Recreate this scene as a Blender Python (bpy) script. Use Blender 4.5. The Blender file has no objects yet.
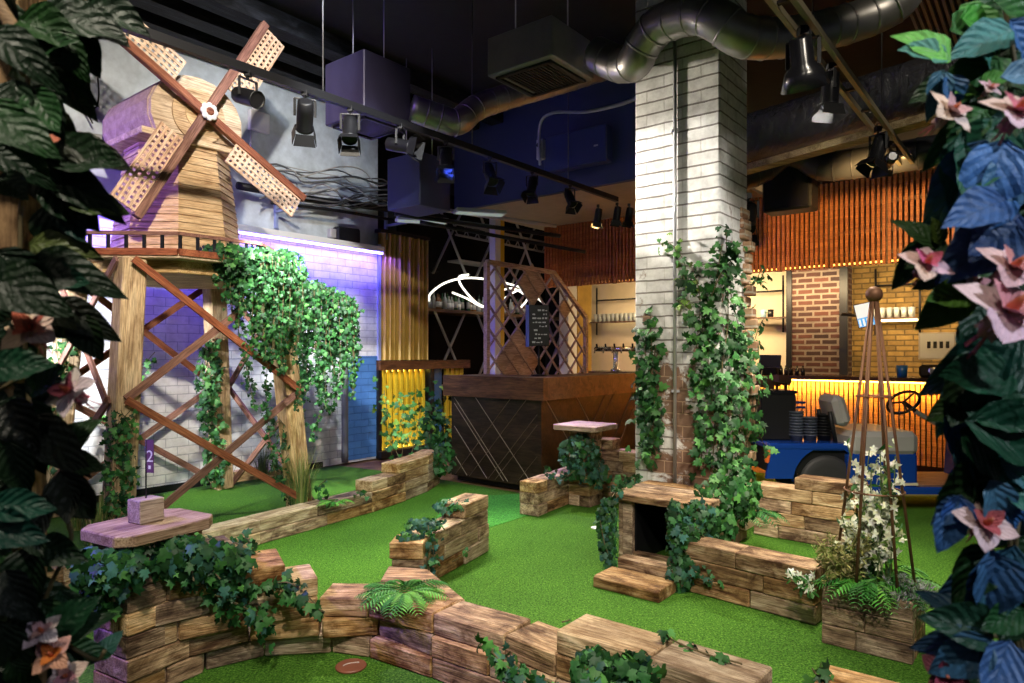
import bpy, bmesh, math, random
from mathutils import Vector, Matrix, Euler
RN = random.Random(11)
PI = math.pi
COL = bpy.context.scene.collection
F, HOR, CZ = 680.0, 352.0, 1.5          # focal length and horizon row of the photograph (1024 x 683), eye height in metres
W = {}                                   # world matrix of every object made

def V(*a): return Vector(a)
def at(px, py, Z):                       # the point at depth Z seen at a pixel
    return V((px - 512) / F * Z, Z, CZ - (py - HOR) / F * Z)
def gp(px, py, z=0.0):                   # the point at height z seen at a pixel
    return at(px, py, F * (CZ - z) / (py - HOR))
U = V(0.62, 0.785, 0).normalized()       # the two axes of the room
VV = V(0.785, -0.62, 0).normalized()
def on_line(px, P, d):                   # where the vertical plane through P along d is seen at column px
    k = (px - 512) / F
    t = (k * P[1] - P[0]) / (d[0] - k * d[1])
    return V(P[0] + d[0] * t, P[1] + d[1] * t, 0)
def hz(py, Z): return CZ - (py - HOR) / F * Z

def frame(o, x, z=V(0, 0, 1)):           # a matrix with origin o, local X along x, local Z near z
    x = Vector(x).normalized(); z = Vector(z)
    y = z.cross(x)
    if y.length < 1e-5: y = V(0, 1, 0).cross(x)
    y.normalize(); z = x.cross(y)
    M = Matrix((x, y, z)).transposed().to_4x4(); M.translation = o
    return M
UM = frame(V(0, 0, 0), U)                # room frame: X along U, Y along -VV
def room(o): return frame(o, U)

def tag(o, label=None, cat=None, group=None, kind=None):
    if label: o['label'] = label
    if cat: o['category'] = cat
    if group: o['group'] = group
    if kind: o['kind'] = kind
    return o

def thing(name, label, cat, loc=(0, 0, 0), rz=0.0, group=None, M=None):
    o = bpy.data.objects.new(name, None); COL.objects.link(o)
    o.empty_display_size = 0.05
    M = M or (Matrix.Translation(Vector(loc)) @ Matrix.Rotation(rz, 4, 'Z'))
    o.matrix_world = M; W[o.name] = M.copy()
    return tag(o, label, cat, group)

def dup(root, M, label=None, group=None):
    def cp(o, parent):
        c = o.copy(); COL.objects.link(c)
        if parent is None:
            c.matrix_world = M; W[c.name] = M.copy()
        else:
            c.parent = parent; W[c.name] = W[parent.name] @ W[o.parent.name].inverted() @ W[o.name]
        for ch in o.children: cp(ch, c)
        return c
    c = cp(root, None)
    if label: c['label'] = label
    if group: c['group'] = group
    return c

def put(name, me, mats, parent=None, M=None):
    for m in (mats if isinstance(mats, (list, tuple)) else [mats]): me.materials.append(m)
    if M is None:
        if parent is not None: M = W[parent.name].copy()
        else:
            xs = [v.co for v in me.vertices]
            lo = V(*(min(c[i] for c in xs) for i in range(3))); hi = V(*(max(c[i] for c in xs) for i in range(3)))
            M = Matrix.Translation(V((lo.x + hi.x) / 2, (lo.y + hi.y) / 2, lo.z))
        me.transform(M.inverted())
    o = bpy.data.objects.new(name, me); COL.objects.link(o)
    if parent is not None:
        o.parent = parent; o.matrix_local = W[parent.name].inverted() @ M
    else: o.matrix_world = M
    W[o.name] = M.copy()
    return o

class MB:
    def __init__(s): s.bm = bmesh.new(); s.mi = 0
    def _fin(s, fs):
        for f in fs: f.material_index = s.mi
    def box(s, c, d, M=None, bev=0.0):
        M0 = M or Matrix()
        r = bmesh.ops.create_cube(s.bm, size=1.0, matrix=M0 @ Matrix.Translation(Vector(c)) @ Matrix.Diagonal((d[0], d[1], d[2], 1)))
        fs = set(f for v in r['verts'] for f in v.link_faces)
        if bev > 0:
            es = set(e for v in r['verts'] for e in v.link_edges)
            rr = bmesh.ops.bevel(s.bm, geom=list(es), offset=bev, segments=1, affect='EDGES', profile=0.5)
            fs = set(rr['faces']) | set(f for f in fs if f.is_valid)
        s._fin(fs); return s
    def span(s, lo, hi, M=None, bev=0.0):
        lo, hi = Vector(lo), Vector(hi)
        return s.box((lo + hi) / 2, [abs(a) for a in (hi - lo)], M, bev)
    def prism(s, pts, z0, z1, M=None, bev=0.0):      # pts 2D (x,y), extruded along Z
        M0 = M or Matrix()
        b = [s.bm.verts.new(M0 @ V(p[0], p[1], z0)) for p in pts]; t = [s.bm.verts.new(M0 @ V(p[0], p[1], z1)) for p in pts]
        n = len(pts); fs = [s.bm.faces.new(b[::-1]), s.bm.faces.new(t)]
        for i in range(n): fs.append(s.bm.faces.new((b[i], b[(i + 1) % n], t[(i + 1) % n], t[i])))
        if bev > 0:
            es = set(e for f in fs for e in f.edges)
            rr = bmesh.ops.bevel(s.bm, geom=list(es), offset=bev, segments=1, affect='EDGES', profile=0.5)
            fs = list(rr['faces']) + [f for f in fs if f.is_valid]
        s._fin(fs); return s
    def hull(s, pts):
        vs = [s.bm.verts.new(Vector(p)) for p in pts]
        r = bmesh.ops.convex_hull(s.bm, input=vs)
        s._fin([g for g in r['geom'] if isinstance(g, bmesh.types.BMFace)]); return s
    def tube(s, path, r, n=8, caps=True, closed=False):
        path = [Vector(p) for p in path]; m = len(path)
        rs = r if isinstance(r, (list, tuple)) else [r] * m
        rings = []; prev = None
        for i, p in enumerate(path):
            if closed: d = path[(i + 1) % m] - path[i - 1]
            else: d = path[min(i + 1, m - 1)] - path[max(i - 1, 0)]
            d.normalize()
            if prev is None:
                a = d.orthogonal().normalized()
            else:
                a = prev - d * prev.dot(d)
                a = a.normalized() if a.length > 1e-6 else d.orthogonal().normalized()
            prev = a; b = d.cross(a)
            rings.append([s.bm.verts.new(p + (a * math.cos(2 * PI * k / n) + b * math.sin(2 * PI * k / n)) * rs[i]) for k in range(n)])
        fs = []
        for i in range(m if closed else m - 1):
            A, B = rings[i], rings[(i + 1) % m]
            for k in range(n): fs.append(s.bm.faces.new((A[k], A[(k + 1) % n], B[(k + 1) % n], B[k])))
        if caps and not closed:
            fs.append(s.bm.faces.new(rings[0][::-1])); fs.append(s.bm.faces.new(rings[-1]))
        for f in fs: f.smooth = n > 5
        s._fin(fs); return s
    def bar(s, a, b, w, h, up=V(0, 0, 1)):           # rectangular bar from a to b
        a, b = Vector(a), Vector(b); M = frame((a + b) / 2, b - a, up)
        return s.box((0, 0, 0), ((b - a).length, w, h), M)
    def lathe(s, prof, M=None, n=16):                # prof: (radius, z) list
        M0 = M or Matrix(); rings = []
        for r, z in prof:
            rings.append([s.bm.verts.new(M0 @ V(r * math.cos(2 * PI * k / n), r * math.sin(2 * PI * k / n), z)) for k in range(n)])
        fs = []
        for A, B in zip(rings, rings[1:]):
            for k in range(n): fs.append(s.bm.faces.new((A[k], A[(k + 1) % n], B[(k + 1) % n], B[k])))
        for f in fs: f.smooth = True
        fs.append(s.bm.faces.new(rings[0][::-1])); fs.append(s.bm.faces.new(rings[-1]))
        s._fin(fs); return s
    def sphere(s, c, r, M=None, u=14, v=9):
        M0 = M or Matrix(); r = r if isinstance(r, (list, tuple)) else (r, r, r)
        x = bmesh.ops.create_uvsphere(s.bm, u_segments=u, v_segments=v, radius=1.0, matrix=M0 @ Matrix.Translation(Vector(c)) @ Matrix.Diagonal((r[0], r[1], r[2], 1)))
        fs = set(f for vv in x['verts'] for f in vv.link_faces)
        for f in fs: f.smooth = True
        s._fin(fs); return s
    def face(s, pts):
        s._fin([s.bm.faces.new([s.bm.verts.new(Vector(p)) for p in pts])]); return s
    def build(s, name, mats, parent=None, M=None, recalc=True):
        if recalc: bmesh.ops.recalc_face_normals(s.bm, faces=s.bm.faces)
        me = bpy.data.meshes.new(name); s.bm.to_mesh(me); s.bm.free()
        return put(name, me, mats, parent, M)

class LM:                                            # many leaves in one mesh, each with a tint and a uv
    def __init__(s): s.v = []; s.f = []; s.c = []; s.uv = []
    def add(s, tpl, M, col):
        n = len(s.v); tv, tf, tuv = tpl
        s.v.extend((M @ Vector(p))[:] for p in tv)
        for f in tf:
            s.f.append(tuple(n + i for i in f))
            for i in f: s.c.extend((col[0], col[1], col[2], 1.0)); s.uv.extend(tuv[i])
    def build(s, name, mats, parent=None, M=None):
        me = bpy.data.meshes.new(name); me.from_pydata(s.v, [], s.f)
        a = me.attributes.new('tint', 'FLOAT_COLOR', 'CORNER'); a.data.foreach_set('color', s.c)
        u = me.uv_layers.new(name='UVMap'); u.data.foreach_set('uv', s.uv)
        me.polygons.foreach_set('use_smooth', [True] * len(me.polygons)); me.update()
        return put(name, me, mats, parent, M)

def ivy_tpl():
    half = [(.0, .0, 0), (.30, -.12, -.05), (.50, .20, -.12), (.25, .36, .0), (.36, .62, -.10), (.13, .68, .02), (0, 1.0, -.16)]
    v = [(0, .33, .05)] + half + [(-x, y, z) for x, y, z in half[1:-1]]
    r = [1, 2, 3, 4, 5, 6, 7]; l = [1, 8, 9, 10, 11, 12, 7]
    f = [(0, r[0], r[1], r[2]), (0, r[2], r[3]), (0, r[3], r[4], r[5]), (0, r[5], r[6])]
    f += [(0, l[2], l[1], l[0]), (0, l[3], l[2]), (0, l[5], l[4], l[3]), (0, l[6], l[5])]
    return v, f, [(p[0] + .5, p[1]) for p in v]
IVY = ivy_tpl()
def ovate_tpl(nu=4, nv=8, width=.62, fold=.18, curl=.25, wave=.03, tip=1.0, seed=0):
    rr = random.Random(seed); v = []; uv = []; f = []
    ph = rr.random() * 6
    for j in range(nv + 1):
        t = j / nv
        w = width * .5 * (math.sin(PI * t ** .72) ** .85 if 0 < t < 1 else 0) + (.012 if j == 0 else 0)
        for i in range(nu + 1):
            q = (i / nu - .5) * 2
            z = abs(q) * w * fold * 2 - curl * t * t + (wave * math.sin(t * 17 + ph + (2 if q > 0 else 0)) * abs(q) if abs(q) > .6 else 0)
            v.append((q * w, t * tip, z)); uv.append((i / nu, t))
    for j in range(nv):
        for i in range(nu):
            a = j * (nu + 1) + i; f.append((a, a + 1, a + nu + 2, a + nu + 1))
    return v, f, uv
OVS = [ovate_tpl(seed=k, curl=c, fold=fo, width=w) for k, (c, fo, w) in enumerate([(.15, .2, .62), (.45, .1, .66), (-.2, .25, .58), (.3, .35, .7), (.7, .15, .6)])]
PET = [ovate_tpl(2, 6, .36, .3, .5, 0, seed=1), ovate_tpl(4, 6, .75, -.5, .25, .05, seed=2), ovate_tpl(2, 5, .6, .2, .2, 0, seed=3)]
SMALL = ovate_tpl(2, 3, .5, .2, .25, 0, seed=4)
BLADE = ([(-.5, 0, 0), (.5, 0, 0), (-.4, .5, .0), (.4, .5, 0), (0, 1, 0)], [(0, 1, 3, 2), (2, 3, 4)], [(0, 0), (1, 0), (0, .5), (1, .5), (.5, 1)])

def aim(pos, tip, nrm, size, wid=1.0):              # leaf frame: local Y to the tip, local Z to nrm
    y = Vector(tip).normalized(); z = Vector(nrm); z = z - y * z.dot(y)
    z = z.normalized() if z.length > 1e-4 else y.orthogonal().normalized()
    x = y.cross(z)
    M = Matrix((x * size * wid, y * size, z * size)).transposed().to_4x4(); M.translation = pos
    return M
def rv(s=1.0): return V(RN.gauss(0, s), RN.gauss(0, s), RN.gauss(0, s))
def jit(c, d=.25):
    k = 1 + RN.uniform(-d, d); return (c[0] * k, c[1] * k * (1 + RN.uniform(-.06, .06)), c[2] * k * (1 + RN.uniform(-.2, .2)))
def catmull(P, n=6):
    P = [Vector(p) for p in P]; Q = [P[0] * 2 - P[1]] + P + [P[-1] * 2 - P[-2]]; out = []
    for i in range(1, len(Q) - 2):
        for k in range(n):
            t = k / n; a, b, c, d = Q[i - 1], Q[i], Q[i + 1], Q[i + 2]
            out.append(.5 * ((2 * b) + (c - a) * t + (2 * a - 5 * b + 4 * c - d) * t * t + (3 * b - a - 3 * c + d) * t ** 3))
    out.append(P[-1]); return out
def nodes(name):
    m = bpy.data.materials.new(name); m.use_nodes = True
    nt = m.node_tree; b = nt.nodes['Principled BSDF']
    return m, nt, b
def N(nt, t, **kw):
    n = nt.nodes.new(t)
    for k, v in kw.items():
        if k.startswith('i_'): n.inputs[k[2:].replace('_', ' ')].default_value = v
        else: setattr(n, k, v)
    return n
def ramp(nt, stops, fac):
    r = nt.nodes.new('ShaderNodeValToRGB'); e = r.color_ramp.elements
    while len(e) < len(stops): e.new(.5)
    for x, (p, c) in zip(e, stops): x.position = p; x.color = (*c, 1)
    nt.links.new(fac, r.inputs[0]); return r.outputs[0]
def mixc(nt, fac, a, b, mode='MIX'):
    n = nt.nodes.new('ShaderNodeMix'); n.data_type = 'RGBA'; n.blend_type = mode
    for s, x in ((n.inputs[0], fac), (n.inputs[6], a), (n.inputs[7], b)):
        if isinstance(x, (int, float)): s.default_value = x
        elif isinstance(x, tuple): s.default_value = (*x, 1)
        else: nt.links.new(x, s)
    return n.outputs[2]
def math_(nt, op, a, b=0.0):
    n = nt.nodes.new('ShaderNodeMath'); n.operation = op
    for s, x in ((n.inputs[0], a), (n.inputs[1], b)):
        if isinstance(x, (int, float)): s.default_value = x
        else: nt.links.new(x, s)
    return n.outputs[0]
def bump(nt, b, h, st=.3, d=.01):
    n = N(nt, 'ShaderNodeBump'); n.inputs['Strength'].default_value = st; n.inputs['Distance'].default_value = d
    nt.links.new(h, n.inputs['Height']); nt.links.new(n.outputs[0], b.inputs['Normal'])
def objvec(nt, scale=(1, 1, 1), rnd=True):
    tc = N(nt, 'ShaderNodeTexCoord'); v = tc.outputs['Object']
    if rnd:
        oi = N(nt, 'ShaderNodeObjectInfo'); mul = math_(nt, 'MULTIPLY', oi.outputs['Random'], 37.0)
        a = N(nt, 'ShaderNodeVectorMath', operation='ADD'); nt.links.new(v, a.inputs[0])
        cb = N(nt, 'ShaderNodeCombineXYZ')
        for i in range(3): nt.links.new(mul, cb.inputs[i])
        nt.links.new(cb.outputs[0], a.inputs[1]); v = a.outputs[0]
    mp = N(nt, 'ShaderNodeMapping'); mp.inputs['Scale'].default_value = scale
    nt.links.new(v, mp.inputs[0]); return mp.outputs[0]
def noise_(nt, vec, scale, detail=4, rough=.55, dist=0.0):
    n = N(nt, 'ShaderNodeTexNoise'); n.inputs['Scale'].default_value = scale; n.inputs['Detail'].default_value = detail
    n.inputs['Roughness'].default_value = rough; n.inputs['Distortion'].default_value = dist
    nt.links.new(vec, n.inputs['Vector']); return n.outputs['Fac']

def plain(name, c, rough=.5, metal=0.0, emit=None, es=1.0, var=.0, bumpy=0.0, spec=None):
    m, nt, b = nodes(name)
    b.inputs['Base Color'].default_value = (*c, 1); b.inputs['Roughness'].default_value = rough; b.inputs['Metallic'].default_value = metal
    if spec is not None: b.inputs['Specular IOR Level'].default_value = spec
    if emit: b.inputs['Emission Color'].default_value = (*emit, 1); b.inputs['Emission Strength'].default_value = es
    if var or bumpy:
        v = objvec(nt); f = noise_(nt, v, 6, 5, .6)
        if var:
            k = ramp(nt, [(.25, tuple(x * (1 - var) for x in c)), (.75, tuple(min(1, x * (1 + var)) for x in c))], f)
            nt.links.new(k, b.inputs['Base Color'])
        if bumpy: bump(nt, b, f, bumpy, .02)
    return m

def wood(name, dark, mid, light, rings=9, stain=.5, val=.35, rough=.7, stain_c=None, bmp=.5):
    m, nt, b = nodes(name)
    v = objvec(nt, (1.3, rings, rings)); f = noise_(nt, v, 2.2, 7, .62, .9)
    c = ramp(nt, [(.30, dark), (.47, mid), (.68, light)], f)
    fine = noise_(nt, objvec(nt, (3, 70, 70)), 2.0, 3, .6)
    fr = ramp(nt, [(.38, (.42, .38, .34)), (.56, (1, 1, 1))], fine)
    c = mixc(nt, .8, c, fr, 'MULTIPLY')
    if stain:
        s = noise_(nt, objvec(nt, (1.5, 2.8, 2.8)), 3.3, 7, .70, .5)
        sr = ramp(nt, [(.42, (1, 1, 1)), (.62, stain_c or (.30, .22, .17))], s)
        c = mixc(nt, stain, c, sr, 'MULTIPLY')
    oi = N(nt, 'ShaderNodeObjectInfo')
    hs = N(nt, 'ShaderNodeHueSaturation'); nt.links.new(c, hs.inputs['Color'])
    nt.links.new(math_(nt, 'ADD', math_(nt, 'MULTIPLY', oi.outputs['Random'], val * 2), 1 - val), hs.inputs['Value'])
    r2 = math_(nt, 'FRACT', math_(nt, 'MULTIPLY', oi.outputs['Random'], 7.31))
    nt.links.new(math_(nt, 'ADD', math_(nt, 'MULTIPLY', r2, .4), .75), hs.inputs['Saturation'])
    nt.links.new(hs.outputs[0], b.inputs['Base Color']); b.inputs['Roughness'].default_value = rough
    b.inputs['Specular IOR Level'].default_value = .3
    bump(nt, b, math_(nt, 'ADD', f, math_(nt, 'MULTIPLY', fine, .6)), bmp, .012)
    return m

def brick(name, c1, c2, mortar, bw=.23, bh=.075, ms=.008, worn=0.0, worn_c=(.25, .11, .06), worn_c2=(.45, .25, .14), rough=.8, bmp=.6, dirt=.3, worn_sc=1.3, worn_x=None, course=0.0):
    m, nt, b = nodes(name)
    tc = N(nt, 'ShaderNodeTexCoord'); sp = N(nt, 'ShaderNodeSeparateXYZ'); nt.links.new(tc.outputs['Object'], sp.inputs[0])
    cb = N(nt, 'ShaderNodeCombineXYZ'); nt.links.new(math_(nt, 'ADD', sp.outputs[0], sp.outputs[1]), cb.inputs[0]); nt.links.new(sp.outputs[2], cb.inputs[1])
    nd = N(nt, 'ShaderNodeTexNoise'); nd.inputs['Scale'].default_value = 9; nt.links.new(tc.outputs['Object'], nd.inputs['Vector'])
    ad = N(nt, 'ShaderNodeVectorMath', operation='MULTIPLY_ADD'); nt.links.new(nd.outputs['Color'], ad.inputs[0]); ad.inputs[1].default_value = (.012, .012, 0); nt.links.new(cb.outputs[0], ad.inputs[2])
    t = N(nt, 'ShaderNodeTexBrick'); nt.links.new(ad.outputs[0], t.inputs['Vector'])
    t.inputs['Color1'].default_value = (*c1, 1); t.inputs['Color2'].default_value = (*c2, 1); t.inputs['Mortar'].default_value = (*mortar, 1)
    t.inputs['Scale'].default_value = 1; t.inputs['Mortar Size'].default_value = ms; t.inputs['Mortar Smooth'].default_value = .3
    t.inputs['Brick Width'].default_value = bw; t.inputs['Row Height'].default_value = bh
    c = t.outputs['Color']
    d = noise_(nt, tc.outputs['Object'], 7, 6, .65)
    hl = None
    if course:
        sz_ = N(nt, 'ShaderNodeSeparateXYZ'); nt.links.new(ad.outputs[0], sz_.inputs[0])
        hl = math_(nt, 'LESS_THAN', math_(nt, 'ABSOLUTE', math_(nt, 'SUBTRACT', math_(nt, 'FRACT', math_(nt, 'ADD', math_(nt, 'DIVIDE', sz_.outputs[1], bh), .5)), .5)), .07)
        c = mixc(nt, math_(nt, 'MULTIPLY', hl, course), c, (.16, .13, .11))
    c = mixc(nt, dirt, c, ramp(nt, [(.35, (.35, .33, .32)), (.6, (1, 1, 1))], d), 'MULTIPLY')
    if worn:
        wv = noise_(nt, tc.outputs['Object'], worn_sc, 6, .68, .3)
        if worn_x is not None: wv = math_(nt, 'ADD', wv, math_(nt, 'MULTIPLY', math_(nt, 'SUBTRACT', worn_x[0], sp.outputs[2]), worn_x[1]))
        wf = ramp(nt, [(1 - worn - .02, (0, 0, 0)), (1 - worn + .02, (1, 1, 1))], wv)
        wc = mixc(nt, d, worn_c, worn_c2)
        wc = mixc(nt, t.outputs['Fac'], wc, tuple(min(1, x * 1.4) for x in worn_c2))
        c = mixc(nt, wf, c, wc)
    nt.links.new(c, b.inputs['Base Color']); b.inputs['Roughness'].default_value = rough; b.inputs['Specular IOR Level'].default_value = .25
    h = math_(nt, 'SUBTRACT', math_(nt, 'MULTIPLY', d, .7), math_(nt, 'ADD', math_(nt, 'MULTIPLY', t.outputs['Fac'], .4), hl) if hl else t.outputs['Fac'])
    bump(nt, b, h, bmp, .015)
    return m

def leafm(name, rough=.45, vein=.5, spec=.4, nv=7.0, veinc=(1.5, 1.6, 1.2)):
    m, nt, b = nodes(name)
    a = N(nt, 'ShaderNodeAttribute', attribute_name='tint'); c = a.outputs['Color']
    uv = N(nt, 'ShaderNodeUVMap'); sp = N(nt, 'ShaderNodeSeparateXYZ'); nt.links.new(uv.outputs[0], sp.inputs[0])
    au = math_(nt, 'ABSOLUTE', math_(nt, 'SUBTRACT', sp.outputs[0], .5))
    if vein:
        mid = math_(nt, 'LESS_THAN', au, .02)
        fr = math_(nt, 'FRACT', math_(nt, 'SUBTRACT', math_(nt, 'MULTIPLY', sp.outputs[1], nv), math_(nt, 'MULTIPLY', au, 4.5)))
        side = math_(nt, 'LESS_THAN', math_(nt, 'ABSOLUTE', math_(nt, 'SUBTRACT', fr, .5)), .045)
        vf = math_(nt, 'MULTIPLY', math_(nt, 'MAXIMUM', mid, side), vein)
        c2 = mixc(nt, 1.0, c, veinc, 'MULTIPLY')
        c = mixc(nt, vf, c, c2)
        hgt = math_(nt, 'ABSOLUTE', math_(nt, 'SUBTRACT', fr, .5))
        bump(nt, b, math_(nt, 'ADD', math_(nt, 'MULTIPLY', hgt, .5), noise_(nt, objvec(nt), 38, 4, .6, .8)), .55 if nv < 6.5 else .2, .012)
    nz = noise_(nt, objvec(nt), 25 if nv < 6.5 else 25, 4, .6)
    c = mixc(nt, .65, c, ramp(nt, [(.3, (.55, .55, .55)), (.7, (1.2, 1.2, 1.2))], nz), 'MULTIPLY')
    nt.links.new(c, b.inputs['Base Color']); b.inputs['Roughness'].default_value = rough; b.inputs['Specular IOR Level'].default_value = spec
    return m

def turf(name, a, bcol, c3):
    m, nt, b = nodes(name); tc = N(nt, 'ShaderNodeTexCoord')
    f1 = noise_(nt, tc.outputs['Object'], 95, 3, .75); f2 = noise_(nt, tc.outputs['Object'], 1.1, 4, .6); f3 = noise_(nt, tc.outputs['Object'], 45, 4, .7)
    c = ramp(nt, [(.34, a), (.5, bcol), (.66, c3)], f1)
    c = mixc(nt, .8, c, ramp(nt, [(.3, (.72, .74, .7)), (.7, (1.15, 1.12, 1.0))], f2), 'MULTIPLY')
    c = mixc(nt, .7, c, ramp(nt, [(.3, (.5, .52, .5)), (.68, (1.25, 1.22, 1.15))], f3), 'MULTIPLY')
    nt.links.new(c, b.inputs['Base Color']); b.inputs['Roughness'].default_value = .9; b.inputs['Specular IOR Level'].default_value = .1
    b.inputs['Sheen Weight'].default_value = 0
    bump(nt, b, math_(nt, 'ADD', f1, f3), .8, .012)
    return m

M_TIMBER = wood('weathered sleeper', (.14, .065, .030), (.47, .285, .140), (.80, .58, .35), 7, 1.0, .28, stain_c=(.22, .15, .105), bmp=.9)
M_TIMBER2 = wood('fresh pale sleeper', (.26, .15, .07), (.58, .40, .22), (.84, .65, .42), 8, .8, .18, stain_c=(.40, .29, .20), bmp=.7)
M_PALE = wood('pale oak post', (.34, .20, .09), (.62, .42, .22), (.80, .60, .36), 8, .35, .12)
M_CLAD = wood('pine cladding', (.42, .24, .11), (.64, .42, .22), (.78, .56, .33), 6, .15, .22)
M_ROOF = wood('roof board', (.30, .18, .10), (.44, .29, .17), (.56, .40, .26), 6, .2, .15)
M_RED = wood('red brown batten', (.14, .045, .03), (.25, .09, .055), (.36, .15, .09), 9, .25, .15)
M_LATT = wood('pinkish lattice board', (.50, .30, .20), (.72, .50, .36), (.84, .64, .50), 7, .1, .1)
M_DESK = wood('dark stained desk', (.012, .008, .006), (.035, .022, .015), (.075, .045, .03), 5, .2, .15, .35, bmp=.2)
M_DESKTOP = wood('brown desk rail', (.06, .03, .018), (.14, .065, .035), (.22, .11, .06), 5, .2, .1, .4, bmp=.2)
M_CAP = wood('post cap board', (.26, .16, .10), (.45, .32, .22), (.60, .46, .34), 9, .4, .1)
M_TRUNK = wood('rough arch post', (.10, .05, .02), (.28, .16, .06), (.45, .28, .11), 5, .7, .2)
M_TURF = turf('putting turf', (.015, .062, .007), (.058, .172, .019), (.16, .33, .050))
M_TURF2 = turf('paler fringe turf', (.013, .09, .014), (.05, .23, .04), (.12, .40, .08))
M_FLOORB = wood('boarded floor', (.10, .05, .02), (.20, .11, .05), (.30, .18, .09), 4, .3, .1, .45)
M_WALLW = brick('white painted brick', (.86, .86, .85), (.76, .77, .78), (.50, .51, .54), .25, .095, .005, worn=.30, worn_c=(.30, .29, .28), worn_c2=(.5, .48, .46), dirt=.35, worn_sc=2.2)
M_BLUEP = brick('blue painted brick', (.07, .20, .50), (.06, .17, .44), (.04, .12, .32), .25, .095, .005, worn=.30, worn_c=(.25, .4, .6), worn_c2=(.55, .62, .7), dirt=.2, worn_sc=2.6)
M_COLUMN = brick('whitewashed brick', (.82, .81, .79), (.72, .71, .69), (.66, .64, .61), .30, .094, .005, bmp=1.0, course=.75, worn=.42, worn_c=(.12, .05, .035), worn_c2=(.30, .20, .13), dirt=.5, worn_sc=2.1, worn_x=(1.75, .10))
M_REDBRICK = brick('red brick pier', (.075, .026, .018), (.024, .011, .010), (.14, .108, .088), .23, .085, .017, dirt=.3)
M_GOLDBRICK = brick('buff brick', (.27, .17, .05), (.16, .10, .03), (.10, .065, .022), .23, .08, .012, dirt=.5)
M_PLASTER = plain('grey plaster', (.50, .55, .60), .8, var=.25, bumpy=.3)
M_CREAM = plain('cream panel', (.70, .58, .42), .6, var=.06)
M_BLACK = plain('matt black', (.006, .006, .0075), .5, spec=.35)
M_BLACKG = plain('gloss black', (.012, .012, .015), .25)
M_CEIL = plain('black ceiling', (.005, .005, .006), .7, var=.4, bumpy=.3)
M_JOIST = wood('black painted board', (.004, .004, .006), (.009, .010, .013), (.032, .035, .045), 5, .2, .2)
M_STEEL = plain('dark duct steel', (.30, .285, .265), .40, .8, var=.25, bumpy=.06)
M_DUCTBLK = plain('black duct', (.045, .046, .054), .32, .3, bumpy=.08)
M_WRAP = plain('black duct wrap', (.03, .031, .034), .3, .0, bumpy=.0)
M_CHROME = plain('chrome', (.75, .75, .76), .2, 1.0)
M_WHITE = plain('white paint', (.78, .78, .78), .5)
M_HVAC = plain('grey unit casing', (.19, .185, .19), .5, .3, var=.15)
M_HVACP = plain('blue grey unit casing', (.030, .026, .060), .5, .2, var=.15)
M_SOFFIT = plain('buff soffit', (.46, .39, .26), .7, var=.1)
M_SOFFACE = plain('dark blue soffit face', (.03, .04, .11), .6)
M_GREYP = plain('grey cabinet', (.55, .57, .58), .5)
M_YELLOW = plain('yellow slat', (.75, .52, .03), .5)
M_CURTAIN = plain('gold curtain', (.44, .27, .05), .45, .1, var=.2)
M_ORANGE = wood('orange batten', (.36, .10, .02), (.50, .15, .03), (.62, .21, .05), 5, .15, .1, .45, bmp=.15)
M_BARS = wood('honey bar slat', (.46, .24, .06), (.58, .32, .09), (.68, .40, .13), 5, .1, .1, .4, bmp=.15)
M_RECESS = plain('dark recess board', (.05, .022, .010), .7)
M_BARTOP = plain('dark bar top', (.055, .026, .016), .25)
M_LEDW = plain('amber light strip', (1, .6, .15), .5, emit=(1.0, .46, .07), es=16)
M_LEDY = plain('yellow light strip', (1, .8, .2), .5, emit=(1.0, .72, .12), es=8)
M_LEDP = plain('violet light strip', (.6, .5, 1), .5, emit=(.26, .18, 1.0), es=12)
M_NEON = plain('white neon tube', (1, 1, .9), .5, emit=(1.0, .95, .80), es=1.7)
M_LENS = plain('lit lamp lens', (1, 1, 1), .3, emit=(1.0, .93, .8), es=6)
M_IVY = leafm('ivy leaf', .55, .0, .28)
M_BIG = leafm('vine leaf', .45, .6, .3, 6.0, (.55, .6, .55))
M_PETAL = leafm('petal', .5, .25, .3, 3.0, (.8, .7, .8))
M_STEM = plain('plant stem', (.10, .075, .03), .7)
M_STEMG = plain('green stem', (.09, .14, .04), .6)
M_RUST = plain('rusty iron', (.20, .095, .05), .55, .5, var=.3)
M_CARTB = plain('blue cart paint', (.008, .05, .30), .22, .1)
M_SEAT = plain('grey vinyl', (.36, .35, .34), .42)
M_RUBBER = plain('rubber', (.025, .025, .027), .6)
M_BOARD = plain('board writing', (.38, .39, .42), .6)
M_CUP = plain('blue plastic', (.01, .09, .36), .3)
M_HOLE = plain('hole dark', (.004, .006, .004), .9)
M_CUPLIN = plain('white cup liner', (.9, .9, .88), .4)
M_DISC = plain('red brown disc', (.22, .075, .045), .45, var=.25)
M_PURPLE = plain('purple pennant', (.13, .05, .13), .6)
M_CABLE = plain('grey cable', (.10, .10, .105), .5)
M_PIPE = plain('grey conduit', (.50, .50, .53), .35, .5)
M_BULB = plain('green bottle glass', (.03, .10, .05), .15)
M_AMBERG = plain('amber bottle glass', (.25, .10, .03), .15)
M_CLEARG = plain('pale bottle glass', (.42, .45, .45), .12)
M_MAROON = plain('maroon barn', (.10, .03, .03), .6)
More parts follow.
